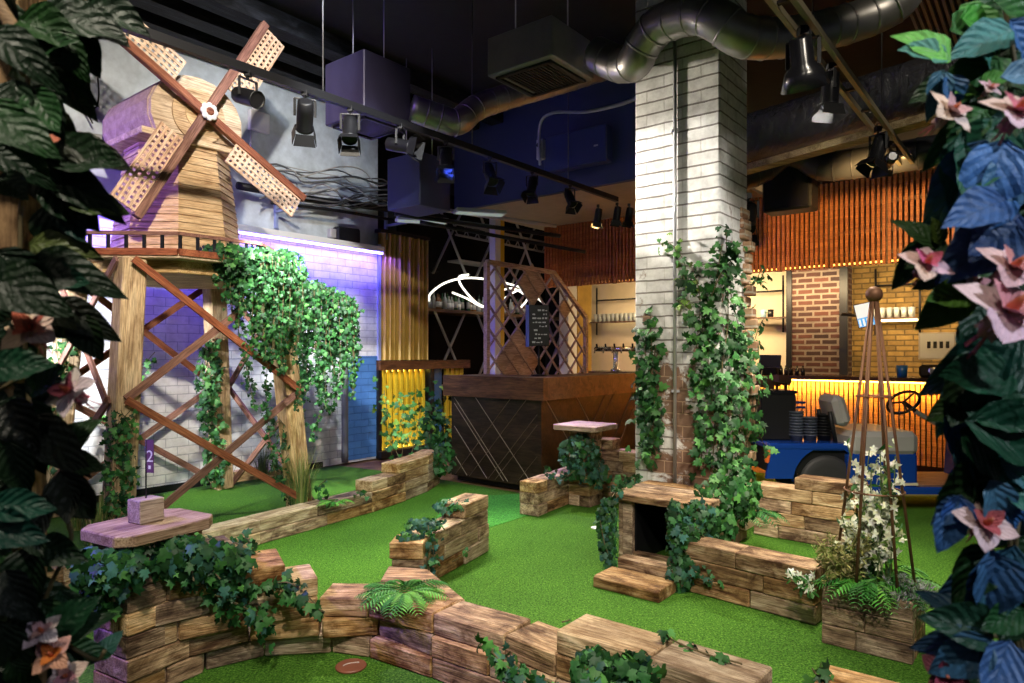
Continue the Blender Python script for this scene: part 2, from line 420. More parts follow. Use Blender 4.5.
# ---------------------------------------------------------------- the setting
def struct(mb, name, mat, M=None, label=None):
    o = mb.build(name, mat, None, M); o['kind'] = 'structure'
    if label: tag(o, label)
    return o
CEIL = 5.0
WL = V(-3.1, 8.1, 0)                                  # a point on the left wall line (runs along U)
def wl(t): return WL + U * t
def wpx(px): return on_line(px, WL, U)
BAR = V(3.32, 9.75, 0)                                # a point of the bar front (runs along VV)
BACK = BAR + U * 2.1
def bpx(px): return on_line(px, BAR, VV)
def kpx(px): return on_line(px, BACK, VV)

MB_ = MB().span((-11, -3, -.14), (11, 18, -.02)); struct(MB_, 'floor', M_FLOORB)
tp = [(-6.6, -1.0), (-6.9, 3.0), (wl(-2.4).x, wl(-2.4).y), (wl(1.2).x + .05, wl(1.2).y - .05), (-1.25, 8.35), (.25, 7.1), (1.65, 8.75), (2.75, 8.75), (4.9, 6.85), (6.4, 5.4), (6.4, -1.0)]
struct(MB().prism(tp, -.02, 0.0), 'floor_turf', M_TURF)
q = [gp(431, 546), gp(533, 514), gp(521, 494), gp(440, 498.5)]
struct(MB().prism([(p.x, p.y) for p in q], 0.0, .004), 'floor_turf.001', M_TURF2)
struct(MB().span((-11, -3, CEIL), (11, 18, CEIL + .1)), 'ceiling', M_CEIL)
# left wall: whitewashed brick below the light ledge, plaster above
T0, T1, LED_Z = -8.0, (wpx(377) - WL).dot(U), 2.92
M0 = room(WL)
struct(MB().span((T0, 0, 0), (T1, .30, LED_Z)), 'wall_left', M_WALLW, M0)
struct(MB().span((T0, .10, LED_Z), (T1 + .1, .30, CEIL)), 'wall_left_upper', M_PLASTER, M0)
struct(MB().span((T0, -.02, 0), (1.0, .0, .07)), 'baseboard_left', M_BLACK, M0)
# the blue painted stretch at its far end
tb = (wpx(347) - WL).dot(U)
struct(MB().span((tb, -.012, 0.03), (T1, 0, hz(356, wpx(360).y))), 'wall_left_blue', M_BLUEP, M0)
# ledge with the violet light strip under it
struct(MB().span((T0, -.16, LED_Z - .02), (T1, .12, LED_Z + .05)), 'trim_1', M_WHITE, M0)
L = thing('light_strip', 'violet light strip under the ledge along the white brick wall', 'light strip', M=room(WL + V(0, 0, LED_Z)))
MB().span((T0, -.13, -.052), (T1, -.10, -.024)).build('diffuser', M_LEDP, L, W[L.name])
MB().span((T0, -.14, -.026), (T1, -.09, -.0205)).build('channel', M_WHITE, L, W[L.name])
# end post of the wall
struct(MB().span((T1, -.03, 0), (T1 + .05, .28, LED_Z + .1)), 'trim_2', plain('blue white frame', (.30, .34, .55), .4), M0)
# walls that close the room
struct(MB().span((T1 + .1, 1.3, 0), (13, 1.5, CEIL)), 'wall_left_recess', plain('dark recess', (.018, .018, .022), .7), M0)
struct(MB().span((-4.2, 0, 0), (6.5, .2, CEIL)), 'wall_back', M_CREAM, frame(BACK, VV))
# whitewashed brick column
CC = V(1.535, 5.02, 0)                                 # its near corner
CM = frame(CC, -VV)                                   # X along -VV (to the left), Y ... 
cw, cd = .70, .58
cpts = [CC, CC - VV * cw, CC - VV * cw + U * cd, CC + U * cd]
struct(MB().span((0, -cd, 0), (cw, 0, CEIL), None, .012), 'column', M_COLUMN, CM)
# broken brick edge low on the column's right side
mb = MB()
for k in range(30):
    z = .1 + k * .088
    if z > 2.62: break
    e = RN.uniform(.02, .085) if z < 2.4 else RN.uniform(.01, .03)
    mb.span((-e, -cd - RN.uniform(.01, .05), z), (.10, -cd + RN.uniform(.05, .18), z + .078), None, .008)
struct(mb, 'trim_3', brick('bare brick edge', (.32, .16, .09), (.48, .33, .20), (.5, .42, .32), .23, .09, .01, dirt=.5), CM)
# ceiling boards over the windmill
mb = MB()
for i in range(3):
    mb.span((-7, -.15 - i * .46, CEIL - .20), (9, -.37 - i * .46, CEIL - .01 - .03 * (i % 2)))
struct(mb, 'trim_4', M_JOIST, M0)
mb = MB()
for i in range(26):
    mb.span((-1.5, -6.4 - i * .055, CEIL - .26), (8, -6.425 - i * .055, CEIL - .22))
struct(mb, 'trim_5', plain('corrugated buff', (.26, .24, .2), .6), M0)
# soffit between the desk and the bar
sA, sB = at(470, 200, 9.9), at(660, 172, 8.3)
so = V(sB.x, sB.y, 3.7)
SM = frame(V(so.x, so.y, 0), -VV)
struct(MB().span((-.6, -3.6, 3.68), (3.4, -.0, 3.72)), 'ceiling_soffit', M_SOFFIT, SM)
struct(MB().span((-.6, -.06, 3.66), (3.4, .03, CEIL)), 'ceiling_soffit_face', M_SOFFACE, SM)
# ---------------------------------------------------------------- the windmill
LEG = [V(-3.08, 5.30, 0), V(-2.06, 6.60, 0), V(-3.20, 7.50, 0), V(-4.22, 6.20, 0)]     # front, right, back, left
WC = V(-3.14, 6.40, 0)
DZ = 2.27
def leg_at(i, z):
    k = .2 * z / DZ
    return LEG[i] + (WC - LEG[i]) * k + V(0, 0, z)
wm = thing('windmill', 'wooden windmill with four lattice sails on tall timber legs by the white wall', 'windmill', M=room(WC))
for i in range(4):
    a, b = leg_at(i, 0), leg_at(i, DZ - .02)
    M = frame((a + b) / 2, b - a, -VV)
    MB().box((0, 0, 0), ((b - a).length, .185, .185), None, .012).build('leg', M_PALE, wm, M)
for i, j in ((0, 1), (1, 2), (2, 3), (3, 0)):
    d = (LEG[j] - LEG[i]).normalized(); n = V(d.y, -d.x, 0)
    if n.dot(LEG[i] - WC) < 0: n = -n
    for z0, z1 in ((.06, 1.10), (1.16, DZ - .06)):
        for (za, zb, off) in ((z0, z1, .125), (z1, z0, .150)):
            a, b = leg_at(i, za) + n * off, leg_at(j, zb) + n * off
            M = frame((a + b) / 2, b - a, n)
            MB().box((0, 0, 0), ((b - a).length + .1, .062, .022)).build('brace', M_RED, wm, M)
# platform: two stacked octagonal boards, skirt and a low rail
def octo(r, rot=0.0): return [V(r * math.cos(rot + k * PI / 4), r * math.sin(rot + k * PI / 4), 0) for k in range(8)]
ang0 = math.atan2(-WC.y, -WC.x)                        # one corner points at the path in front
TW = Matrix.Translation(WC)
MB().prism([(p.x, p.y) for p in octo(.80, ang0)], DZ - .11, DZ, None, .008).build('platform', M_PALE, wm, TW)
MB().prism([(p.x, p.y) for p in octo(.96, ang0)], DZ - .005, DZ + .03, None, .006).build('platform_board', M_PALE, wm, TW)
rim = octo(.95, ang0)
mb = MB()
for k in range(8):
    a, b = rim[k], rim[(k + 1) % 8]
    mb.bar(a + V(0, 0, DZ + .045), b + V(0, 0, DZ + .045), .05, .055)
mb.build('edge_board', M_RED, wm, TW)
rr = octo(.93, ang0)
mb = MB()
for k in range(8):
    a, b = rr[k], rr[(k + 1) % 8]
    mb.bar(a + V(0, 0, DZ + .20), b + V(0, 0, DZ + .20), .035, .028)
rail = mb.build('railing', M_RED, wm, TW)
for k in range(8):
    a, b = rr[k], rr[(k + 1) % 8]
    for q in range(5):
        p = a.lerp(b, q / 5.0 + .02)
        MB().span((p.x - .011, p.y - .011, DZ + .06), (p.x + .011, p.y + .011, DZ + .19)).build('rail_post', M_BLACK, rail, TW)
# tapering eight-sided tower clad in boards: eight faces of overlapping courses
Z0, Z1, R0, R1 = DZ + .03, DZ + 1.25, .57, .41
for k in range(8):
    mb = MB(); n = 18
    for i in range(n):
        t0, t1 = i / n, (i + 1) / n
        za, zb = Z0 + (Z1 - Z0) * t0, Z0 + (Z1 - Z0) * t1
        ra, rb = R0 + (R1 - R0) * t0 + .012, R0 + (R1 - R0) * t1
        a0, a1 = ang0 + k * PI / 4, ang0 + (k + 1) * PI / 4
        P = [V(r * math.cos(a), r * math.sin(a), z) for a, r, z in ((a0, ra, za), (a1, ra, za), (a1, rb, zb), (a0, rb, zb))]
        mb.hull(P + [p * 1.0 - V(p.x, p.y, 0) * .05 for p in P])
    am = ang0 + (k + .5) * PI / 4
    fm = frame(WC, V(-math.sin(am), math.cos(am), 0))
    ob = mb
    o = ob.build('tower_wall', M_CLAD, wm, TW)
    # let the board grain run along this wall
    R = TW.inverted() @ fm
    o.data.transform(R.inverted()); o.matrix_local = W[wm.name].inverted() @ TW @ R
# cap: a barrel roof along -VV with a rounded boarded front
HUB = V(-2.71, 6.03, 3.62)
CF = frame(V(HUB.x, HUB.y, 0) - VV * .14, U)            # X along U (in the sail plane), Y along -VV (to the back), Z up
zc = 3.60
def capring(n=12, flat=.19):
    pts = []
    for k in range(n + 1):
        a = -.50 + (PI + 1.0) * k / n
        pts.append((.42 * math.cos(a), max(.37 * math.sin(a), -flat)))
    return pts
prof = capring()
mb = MB()
A = [V(x, 0, zc + z) for x, z in prof]; B = [V(x, .05, zc + z) for x, z in prof]
mb.hull(A + B); mb.build('cap_front', M_CLAD, wm, CF)
mb = MB()
for k in range(len(prof) - 1):
    (x0, y0), (x1, y1) = prof[k], prof[k + 1]
    s = 1.02
    P = [V(x0 * s, .05, zc + y0 * s), V(x1 * s, .05, zc + y1 * s), V(x0 * s, .98, zc + y0 * s), V(x1 * s, .98, zc + y1 * s)]
    mb.hull(P + [V(p.x * .93, p.y, zc + (p.z - zc) * .93) for p in P])
mb.build('cap_roof', M_ROOF, wm, CF @ frame(V(0, 0, 0), V(1, 0, 0)))
mb = MB()
mb.hull([V(x * .95, y, zc + z * .95) for x, z in prof for y in (.94, .97)])
mb.build('cap_back', M_ROOF, wm, CF)
MB().span((-.50, -.03, zc - .25), (.50, 1.0, zc - .195), None, .006).build('cap_sill', M_PALE, wm, CF)
def disc(r, y, th, mat, nm, par):
    Mx = CF @ Matrix.Translation(V(0, y, HUB.z)) @ Matrix.Rotation(PI / 2, 4, 'X')
    return MB().lathe([(r, 0), (r, th)], Mx, 28).build(nm, mat, par)
disc(.24, 0.0, .022, M_CLAD, 'ring_board', wm); disc(.13, -.02, .02, M_PALE, 'hub_board', wm)
# sails
SF = frame(V(HUB.x, HUB.y, HUB.z), U)                   # X along U, Z up, Y to the back
ax = disc(.035, 0.0, .15, M_RED, 'axle', wm)
for a in (-30, 60, 150, 240):
    a = math.radians(a)
    Mx = SF @ Matrix.Rotation(-a, 4, 'Y') @ Matrix.Translation(V(0, -.012 if math.degrees(a) in (60, 240) else .012, 0))
    # spar along local X; the lattice lies on its clockwise side (-Z)
    MB().span((0.0, -.03, -.035), (1.17, .03, .035), None, .004).build('spar', M_RED, wm, Mx)
    mb = MB(); x0, x1, wd = .36, 1.13, .20; nx, nz = 15, 4
    for i in range(nx + 1):
        x = x0 + (x1 - x0) * i / nx
        mb.span((x - .0125, -.010, -.037 - wd), (x + .0125, .004, -.037))
    for j in range(nz + 1):
        z = -.037 - wd * j / nz
        mb.span((x0 - .0125, -.013, z - .0125), (x1 + .0125, .002, z + .0125))
    mb.build('sail_lattice', M_LATT, wm, Mx)
# glass rosette on the hub
Mx = SF @ Matrix.Rotation(PI / 2, 4, 'X')
mb = MB()
for k in range(8):
    a = k * PI / 4
    mb.sphere((.052 * math.cos(a), .052 * math.sin(a), .055), (.032, .032, .018), Mx, 10, 6)
ro = mb.build('hub_rosette', plain('pale rosette', (.62, .58, .55), .2), wm)
MB().lathe([(.035, .05), (.035, .075), (.02, .085)], Mx, 14).build('hub_cap', M_RED, ro)
# ---------------------------------------------------------------- sleeper walls
PALE_P = .1
def block(parent, a, b, z0, h, w, side=1, name='timber_block', mat=None, bev=.006):
    """front bottom edge from a to b; depth w to the left (side=1) or right of a->b"""
    a, b = V(a[0], a[1], 0), V(b[0], b[1], 0); d = b - a
    M = frame(a + d / 2 + V(0, 0, z0 + h / 2) + V(-d.y, d.x, 0).normalized() * side * w / 2, d)
    M = M @ Matrix.Rotation(RN.gauss(0, .006), 4, 'Z') @ Matrix.Translation(V(0, RN.uniform(-.006, .006), 0))
    return MB().box((0, 0, 0), (d.length - .004, w, h - .003), None, bev).build(name, mat or (M_TIMBER2 if RN.random() < PALE_P else M_TIMBER), parent, M)
def course(parent, pts, z0, h, w, side=1, lens=(.34, .62), start=None):
    pts = [V(p[0], p[1], 0) for p in pts]
    for i in range(len(pts) - 1):
        a, b = pts[i], pts[i + 1]; L = (b - a).length
        cuts = [0.0]; x = start if (start and i == 0) else 0.0
        if x: cuts.append(min(x, L))
        while L - cuts[-1] > lens[1]: cuts.append(cuts[-1] + RN.uniform(*lens))
        if L - cuts[-1] < .10 and len(cuts) > 1: cuts[-1] = L
        else: cuts.append(L)
        for p, q in zip(cuts, cuts[1:]):
            if q - p > .03: block(parent, a + (b - a) * (p / L), a + (b - a) * (q / L), z0, h, w, side)
P2 = lambda *a: [V(x, y, 0) for x, y in a]

# --- the near wall: stepped down from the post, bending round the hole
h = .097
nw = thing('timber_wall', 'low wall of weathered sleepers nearest the path, curving round the brown disc', 'garden wall', (-.3, 3.1, 0))
course(nw, P2((-1.60, 2.93), (-1.44, 3.20), (-1.22, 3.35), (-.90, 3.39)), 0, h, .2, 1, start=.3)
course(nw, P2((-.90, 3.39), (-.70, 3.33), (-.37, 3.12), (-.03, 2.885), (.17, 2.70), (.50, 2.45), (.95, 2.10), (1.3, 1.83)), 0, h, .2, 1, (.28, .5))
course(nw, P2((-1.59, 2.95), (-1.53, 3.07), (-1.27, 3.29), (-.95, 3.35)), h, h, .21, 1)
course(nw, P2((-.93, 3.32), (-.66, 3.36), (-.37, 3.13), (-.10, 2.94), (.17, 2.715), (.50, 2.465), (.95, 2.115), (1.3, 1.84)), h, h, .2, 1, (.3, .55))
course(nw, P2((-1.59, 2.95), (-1.50, 3.06), (-1.24, 3.235)), 2 * h, h, .21, 1); block(nw, (-1.24, 3.235), (-.955, 3.355), 2 * h, h, .22, 1)
for a, b in (((-.953, 3.35), (-.707, 3.34)), ((-.707, 3.34), (-.369, 3.137)), ((-.369, 3.137), (-.034, 2.909)), ((-.034, 2.909), (.17, 2.722)), ((.17, 2.722), (.49, 2.474)), ((.49, 2.474), (.90, 2.13)), ((.90, 2.13), (1.3, 1.83))):
    block(nw, a, b, 2 * h, h, .215, 1)
# wedge that fills the bend towards the middle wall
wx = P2((-.70, 3.55), (-.62, 3.33), (-.40, 3.16), (-.23, 3.34), (-.47, 3.80), (-.70, 3.86))
MB().prism([(p.x, p.y) for p in wx], 0, 3 * h - .004, None, .006).build('timber_block', M_TIMBER, nw)
block(nw, (.172, 2.72), (.493, 2.474), 3 * h, h, .225, 1, 'timber_block', M_TIMBER2); block(nw, (.497, 2.47), (.78, 2.235), 3 * h, h, .225, 1, 'timber_block', M_TIMBER2)
# steps up to the post
course(nw, P2((-1.59, 2.95), (-1.34, 3.18)), 3 * h, h, .24, 1); block(nw, (-1.34, 3.18), (-.957, 3.36), 3 * h, h, .24, 1)
course(nw, P2((-1.54, 3.03), (-1.085, 3.26)), 4 * h, h, .30, 1)
course(nw, P2((-1.54, 3.05), (-1.30, 3.23)), 5 * h, h, .24, 1)
# --- the post with its cap
def post(label, C, d1, d2, s1, s2, n, hh, capw, group=None):
    p = thing('sleeper_post', label, 'post', (C + d1 * s1 / 2 + d2 * s2 / 2)[:2] + (0,))
    for k in range(n):
        if k % 2: block(p, C, C + d1 * s1, k * hh, hh, s2, 1 if V(-d1.y, d1.x, 0).dot(d2) > 0 else -1)
        else:
            block(p, C, C + d1 * s1 / 2, k * hh, hh, s2, 1 if V(-d1.y, d1.x, 0).dot(d2) > 0 else -1)
            block(p, C + d1 * s1 / 2, C + d1 * s1, k * hh, hh, s2, 1 if V(-d1.y, d1.x, 0).dot(d2) > 0 else -1)
    o, c = capw; zt = n * hh
    q = C - d1 * o - d2 * o; a, b = s1 + 2 * o, s2 + 2 * o
    pts = [q + d1 * c, q + d1 * (a - c), q + d1 * a + d2 * c, q + d1 * a + d2 * (b - c), q + d1 * (a - c) + d2 * b, q + d1 * c + d2 * b, q + d2 * (b - c), q + d2 * c]
    M = frame(q + V(0, 0, zt), d1)
    MB().prism([tuple((M.inverted() @ V(v.x, v.y, zt)).xy) for v in pts], 0, .05, None, .005).build('cap_board', M_CAP, p, M)
    return p
d1 = V(.50, .866, 0).normalized(); d2 = V(-.866, .50, 0).normalized()
post('square sleeper post capped with a clipped-corner board, carrying the purple flag', V(-1.625, 2.87, 0), d1, d2, .36, .26, 7, .0972, (.055, .06))
# small wooden block with the pennant standing on the cap
bc = gp(146, 521, .732)
bl = thing('hole_flag', 'small purple pennant numbered 2 on a rod in a wooden block', 'flag', (bc.x, bc.y, .732), math.atan2(d1.y, d1.x))
MB().box((0, 0, .052), (.115, .10, .104), None, .004).build('block', M_CAP, bl, W[bl.name])
MB().tube([V(0, 0, .10), V(0, 0, .37)], .0035, 6).build('rod', M_BLACK, bl, W[bl.name])
FM = frame(W[bl.name] @ V(0, 0, .22), V(.97, -.2, 0))
fl = MB().span((.004, -.0015, 0), (.040, .0015, .15)).build('pennant', M_PURPLE, bl, FM)
tc = bpy.data.curves.new('numeral', 'FONT'); tc.body = '2'; tc.size = .075; tc.extrude = .0004; tc.align_x = 'CENTER'
to = bpy.data.objects.new('numeral', tc); COL.objects.link(to)
bpy.context.view_layer.update(); dg = bpy.context.evaluated_depsgraph_get()
me = bpy.data.meshes.new_from_object(to.evaluated_get(dg)); bpy.data.objects.remove(to)
NM = FM @ Matrix.Translation(V(.022, -.0025, .05)) @ Matrix.Rotation(PI / 2, 4, 'X')
put('numeral', me, M_WHITE, fl, NM)
MB().box((.02, -.002, .025), (.012, .0012, .016)).build('mark', M_WHITE, fl, FM)

# --- middle wall
h = .106
mw = thing('timber_wall', 'short free-standing sleeper wall in the middle of the turf, topped with ivy', 'garden wall', (-.4, 4.6, 0))
A, B = V(-.585, 4.27, 0), V(-.176, 5.126, 0)
for k in range(3): course(mw, (A, B), k * h, h, .2, 1, (.3, .5), start=.2 + .12 * (k % 2))
block(mw, A.lerp(B, .62), B, 3 * h, h, .2, 1)
block(mw, (-.752, 4.24), (-.545, 4.215), 0, h, .17, 1); block(mw, (-.752, 4.24), (-.545, 4.215), h, h, .17, 1); block(mw, (-.765, 4.22), (-.55, 4.205), 2 * h, h, .2, 1)

# --- long edging wall under the windmill
h = .097
PALE_P = .75
ew = thing('timber_wall', 'long sleeper edging wall between the windmill lawn and the fairway', 'garden wall', (-1.6, 5.8, 0))
base = P2((-4.0, 2.3), (-2.72, 4.13), (-1.96, 5.30), (-1.30, 6.35), (-1.07, 6.85), (-.90, 7.30), (-.82, 7.76))
for k in range(2): course(ew, base, k * h, h, .2, 1, (.4, .75), start=.3 + .2 * k)
course(ew, base[3:], 2 * h, h, .2, 1, start=.25)
block(ew, base[3].lerp(base[2], .05), base[3].lerp(base[4], .9), 2 * h + .001, h, .2, 1) if False else None
course(ew, [base[4].lerp(base[3], .2), base[5], base[6]], 3 * h, h, .22, 1, (.7, .95))
# --- purple lit wall with a second post in front of the desk
PALE_P = .15
rw = thing('timber_wall', 'short sleeper wall stepping up behind the capped post by the desk', 'garden wall', (.5, 6.6, 0))
A, B = V(.236, 6.18, 0), V(.74, 6.98, 0)
h = .104
for k in range(3): course(rw, (A, B), k * h, h, .2, 1, (.3, .5), start=.18 + .15 * (k % 2))
A2, B2 = V(.72, 6.95, 0), V(1.42, 6.50, 0)
for k, f in ((0, 1), (1, 1), (2, 1), (3, 1), (4, .96), (5, .40)): course(rw, (A2, A2.lerp(B2, f)), k * h, h, .2, 1, (.3, .5))
post('second sleeper post with a square cap board, wrapped in dark ivy by the desk', V(.555, 6.68, 0), V(.785, -.62, 0), V(.62, .785, 0), .24, .24, 7, .106, (.12, .03))
# --- wall from the kennel to the planter
PALE_P = .35
tw = thing('timber_wall', 'three-course sleeper wall running from the little kennel to the planter', 'garden wall', (1.4, 4.0, 0))
A, B = V(1.085, 4.27, 0), V(1.66, 3.72, 0)
for k in range(3): course(tw, (A, B), k * h, h, .2, 1, (.36, .5), start=(.42, .5, .33)[k])
# --- back wall beside the column
PALE_P = .6
bw = thing('timber_wall', 'four-course sleeper wall beside the ivy-clad column, in front of the blue cart', 'garden wall', (2.4, 5.3, 0))
A, B = V(1.99, 5.60, 0), V(2.60, 5.06, 0)
for k in range(4): course(bw, (A, B), k * h, h, .2, 1, (.36, .55), start=(.2, .4, .3, .46)[k])
block(bw, A.lerp(B, .40), A.lerp(B, 1.0), 4 * h, h * .9, .2, 1)
# --- stub of a wall at the front edge
sw = thing('timber_wall', 'end of a pale sleeper wall near the planter, nearest the path', 'garden wall', (1.2, 2.4, 0))
q = [gp(821.6, 656.7, .30), gp(950, 689, .30), gp(812, 683, .30)]
dd = (q[1] - q[0]).normalized()
a = q[2]; b = a + dd * .62
for k in range(3): block(sw, a, b, k * .1, .1, .20, 1)

# --- the little kennel in front of the column
kn = thing('kennel', 'small plank-topped wooden tunnel with a dark mouth against the column foot', 'tunnel', M=frame(V(.75, 4.84, 0), VV))
K = W[kn.name]                                        # X to the right and near, Y away
for x in (0.03, .50):
    MB().span((x, .02, 0), (x + .075, .095, .45), None, .005).build('post', M_TIMBER, kn, K)
MB().span((.0, .02, .0), (.03, .57, .45)).build('side_board', M_TIMBER, kn, K)
MB().span((.575, .02, .0), (.605, .57, .45)).build('side_board', M_TIMBER, kn, K)
MB().span((.03, .53, .0), (.575, .565, .45)).build('back_board', M_BLACK, kn, K)
MB().span((.105, .06, .0), (.115, .53, .45)).build('lining', M_BLACK, kn, K); MB().span((.49, .06, .0), (.50, .53, .45)).build('lining', M_BLACK, kn, K)
MB().span((.105, .06, .44), (.50, .53, .449)).build('lining', M_BLACK, kn, K)
for k in range(4):
    MB().span((-.05, -.02 + k * .150, .45), (.655, -.02 + k * .150 + .146, .50), None, .005).build('roof_plank', M_TIMBER, kn, K)
MB().span((.105, .03, .0), (.50, .09, .09), None, .005).build('threshold', M_TIMBER, kn, K)
st = thing('timber_step', 'loose sleeper step lying on the turf in front of the tunnel mouth', 'step', M=frame(gp(593, 587), VV))
S = W[st.name]
MB().prism([(0, 0), (.0, .06), (.02, .075), (.24, .075), (.26, 0)], 0, .46, frame(V(0, 0, 0), V(0, 1, 0), V(1, 0, 0)), .005).build('tread', M_TIMBER, st, S)
MB().span((.03, .26, 0), (.49, .37, .135), None, .006).build('riser_block', M_TIMBER, st, S)
# --- planter
pl = thing('planter', 'square sleeper planter box overflowing with ferns and white flowers', 'planter', M=frame(V(1.596, 3.505, 0), V(1.92 - 1.596, 3.248 - 3.505, 0)))
P = W[pl.name]; s = .41
for k in range(3):
    z = k * .1
    if k % 2:
        for x0, x1 in ((0, .2), (.2, s)): MB().span((x0, 0, z), (x1 - .002, .08, z + .098), None, .005).build('timber_block', M_TIMBER, pl, P)
        MB().span((0, s - .08, z), (s, s, z + .098), None, .005).build('timber_block', M_TIMBER, pl, P)
        MB().span((0, .08, z), (.08, s - .08, z + .098), None, .005).build('timber_block', M_TIMBER, pl, P); MB().span((s - .08, .08, z), (s, s - .08, z + .098), None, .005).build('timber_block', M_TIMBER, pl, P)
    else:
        for x0, x1 in ((0, .29), (.29, s)) if k else ((0, .16), (.16, s)): MB().span((x0, 0, z), (x1 - .002, .08, z + .098), None, .005).build('timber_block', M_TIMBER, pl, P)
        MB().span((0, s - .08, z), (s, s, z + .098), None, .005).build('timber_block', M_TIMBER, pl, P)
        MB().span((0, .08, z), (.08, s - .08, z + .098), None, .005).build('timber_block', M_TIMBER, pl, P); MB().span((s - .08, .08, z), (s, s - .08, z + .098), None, .005).build('timber_block', M_TIMBER, pl, P)
MB().span((.08, .08, .2), (s - .08, s - .08, .27)).build('soil', plain('soil', (.03, .02, .013), .9, bumpy=.6), pl, P)
# --- obelisk trellis
ob = thing('obelisk_trellis', 'rusty iron obelisk trellis with a ball finial standing in the planter', 'trellis', M=P @ Matrix.Translation(V(s / 2, s / 2, 0)))
O = W[ob.name]
for k in range(6):
    a = k * PI / 3 + .25
    MB().tube([V(.19 * math.cos(a), .19 * math.sin(a), .265), V(.013 * math.cos(a), .013 * math.sin(a), 1.77)], .0075, 8).build('leg', M_RUST, ob, O)
for z, r in ((1.27, .078), (.78, .135)):
    MB().tube([V((r + .006) * math.cos(k * PI / 12), (r + .006) * math.sin(k * PI / 12), z) for k in range(24)], .005, 6, closed=True).build('ring', M_RUST, ob, O)
MB().sphere((0, 0, 1.80), .042, None, 18, 12).build('ball_finial', M_RUST, ob, O)
# --- brown disc with the crescent and the hole
dc = gp(351, 667)
ds = thing('turf_disc', 'round red brown disc set in the turf before the near wall', 'cover', dc)
MB().lathe([(.073, 0), (.073, .008), (.066, .012)], None, 28).build('disc', M_DISC, ds, W[ds.name])
MB().tube(catmull([V(-.035, -.015, .0125), V(-.01, .01, .0125), V(.035, .022, .0125)], 5), .003, 5).build('mark', plain('pale mark', (.5, .42, .38), .5), ds, W[ds.name])
hc = gp(597, 528)
hl = thing('hole_cup', 'white rimmed golf hole in the turf beside the tunnel', 'golf hole', hc)
MB().lathe([(.052, 0), (.052, .005), (.045, .005)], None, 24).build('rim', M_CUPLIN, hl, W[hl.name])
# ---------------------------------------------------------------- reception desk
dk = thing('reception_desk', 'dark stained corner desk with diagonal inlay lines and a brown rail', 'desk', M=frame(V(.285, 7.20, 0), -VV))
D = W[dk.name]                                        # X to the left along the front, Y = -U, so the desk spans Y from 0 to -2.1
dl, dr, dt = 1.27, 2.08, 1.23
MB().span((-.03, -.62, .06), (dl, .0, dt - .24)).build('front_panel', M_DESK, dk, D)
MB().span((-.03, -dr, .06), (.50, -.62, dt - .24)).build('side_panel', M_DESK, dk, D)
mb = MB(); mb.span((.03, -.60, 0), (dl - .05, -.05, .06)); mb.span((.03, -dr + .05, 0), (.45, -.60, .06)); mb.build('plinth', M_BLACK, dk, D)
mb = MB(); mb.span((-.10, -.02, dt - .24), (dl + .08, .06, dt)); mb.build('front_rail', M_DESKTOP, dk, D)
mb = MB(); mb.span((-.10, -dr - .05, dt - .24), (-.03, -.02, dt)); mb.build('side_rail', M_DESKTOP, dk, D)
mb = MB(); mb.span((-.03, -.64, dt - .03), (dl + .06, -.02, dt - .005)); mb.span((-.03, -dr - .03, dt - .03), (.52, -.64, dt - .005)); mb.build('counter_top', M_DESKTOP, dk, D)
M_INLAY = plain('pale inlay', (.30, .25, .21), .5)
M_INLAY2 = plain('brown inlay', (.13, .09, .065), .5)
hh = dt - .24 - .06
def inlay(face, x0, z0, x1, z1, w, m):
    lo, hi = .07, dt - .245
    def P(x, z): return V(x, .002, z) if face == 'f' else V(-.032, -x, z)
    mb = MB(); mb.bar(P(x0, z0), P(x1, z1), .004, w, V(0, 1, 0) if face == 'f' else V(-1, 0, 0))
    return mb
for nm, ang, ms, face, L in (('f', 1, M_INLAY, 'f', dl), ('s', 1, M_INLAY, 's', dr)):
    lines = [(.08, 1, 0), (.42, 1, 0), (.48, 1, 0), (.72, 1, 0), (1.02, 1, 0), (.30, -1, 1), (.60, -1, 1), (.70, -1, 1), (.98, -1, 1), (1.20, -1, 1)]
    if face == 's': lines = [(.05, -1, 0), (.12, -1, 0), (.9, -1, 0), (1.5, -1, 0), (.5, 1, 1), (.7, 1, 1), (1.2, 1, 1), (1.4, 1, 1)]
    for x0, s, kk in lines:
        lo, hi = .08, dt - .25
        x1 = x0 + s * .72 * (hi - lo) / .8 * 1.0
        a, b = (x0, lo), (x1, hi)
        # keep inside the panel
        mn, mx = .02, L - .05
        def clip(a, b):
            (xa, za), (xb, zb) = a, b
            for lim, keep in ((mn, 1), (mx, -1)):
                if (xa - lim) * keep < 0: za += (lim - xa) * (zb - za) / (xb - xa); xa = lim
                if (xb - lim) * keep < 0: zb += (lim - xb) * (za - zb) / (xa - xb); xb = lim
            return (xa, za), (xb, zb)
        a, b = clip(a, b)
        if abs(a[1] - b[1]) < .1: continue
        inlay(face, a[0], a[1], b[0], b[1], .012 if kk == 0 else .016, M_INLAY if kk == 0 else M_INLAY2).build('inlay_strip', M_INLAY if kk == 0 else M_INLAY2, dk, D)
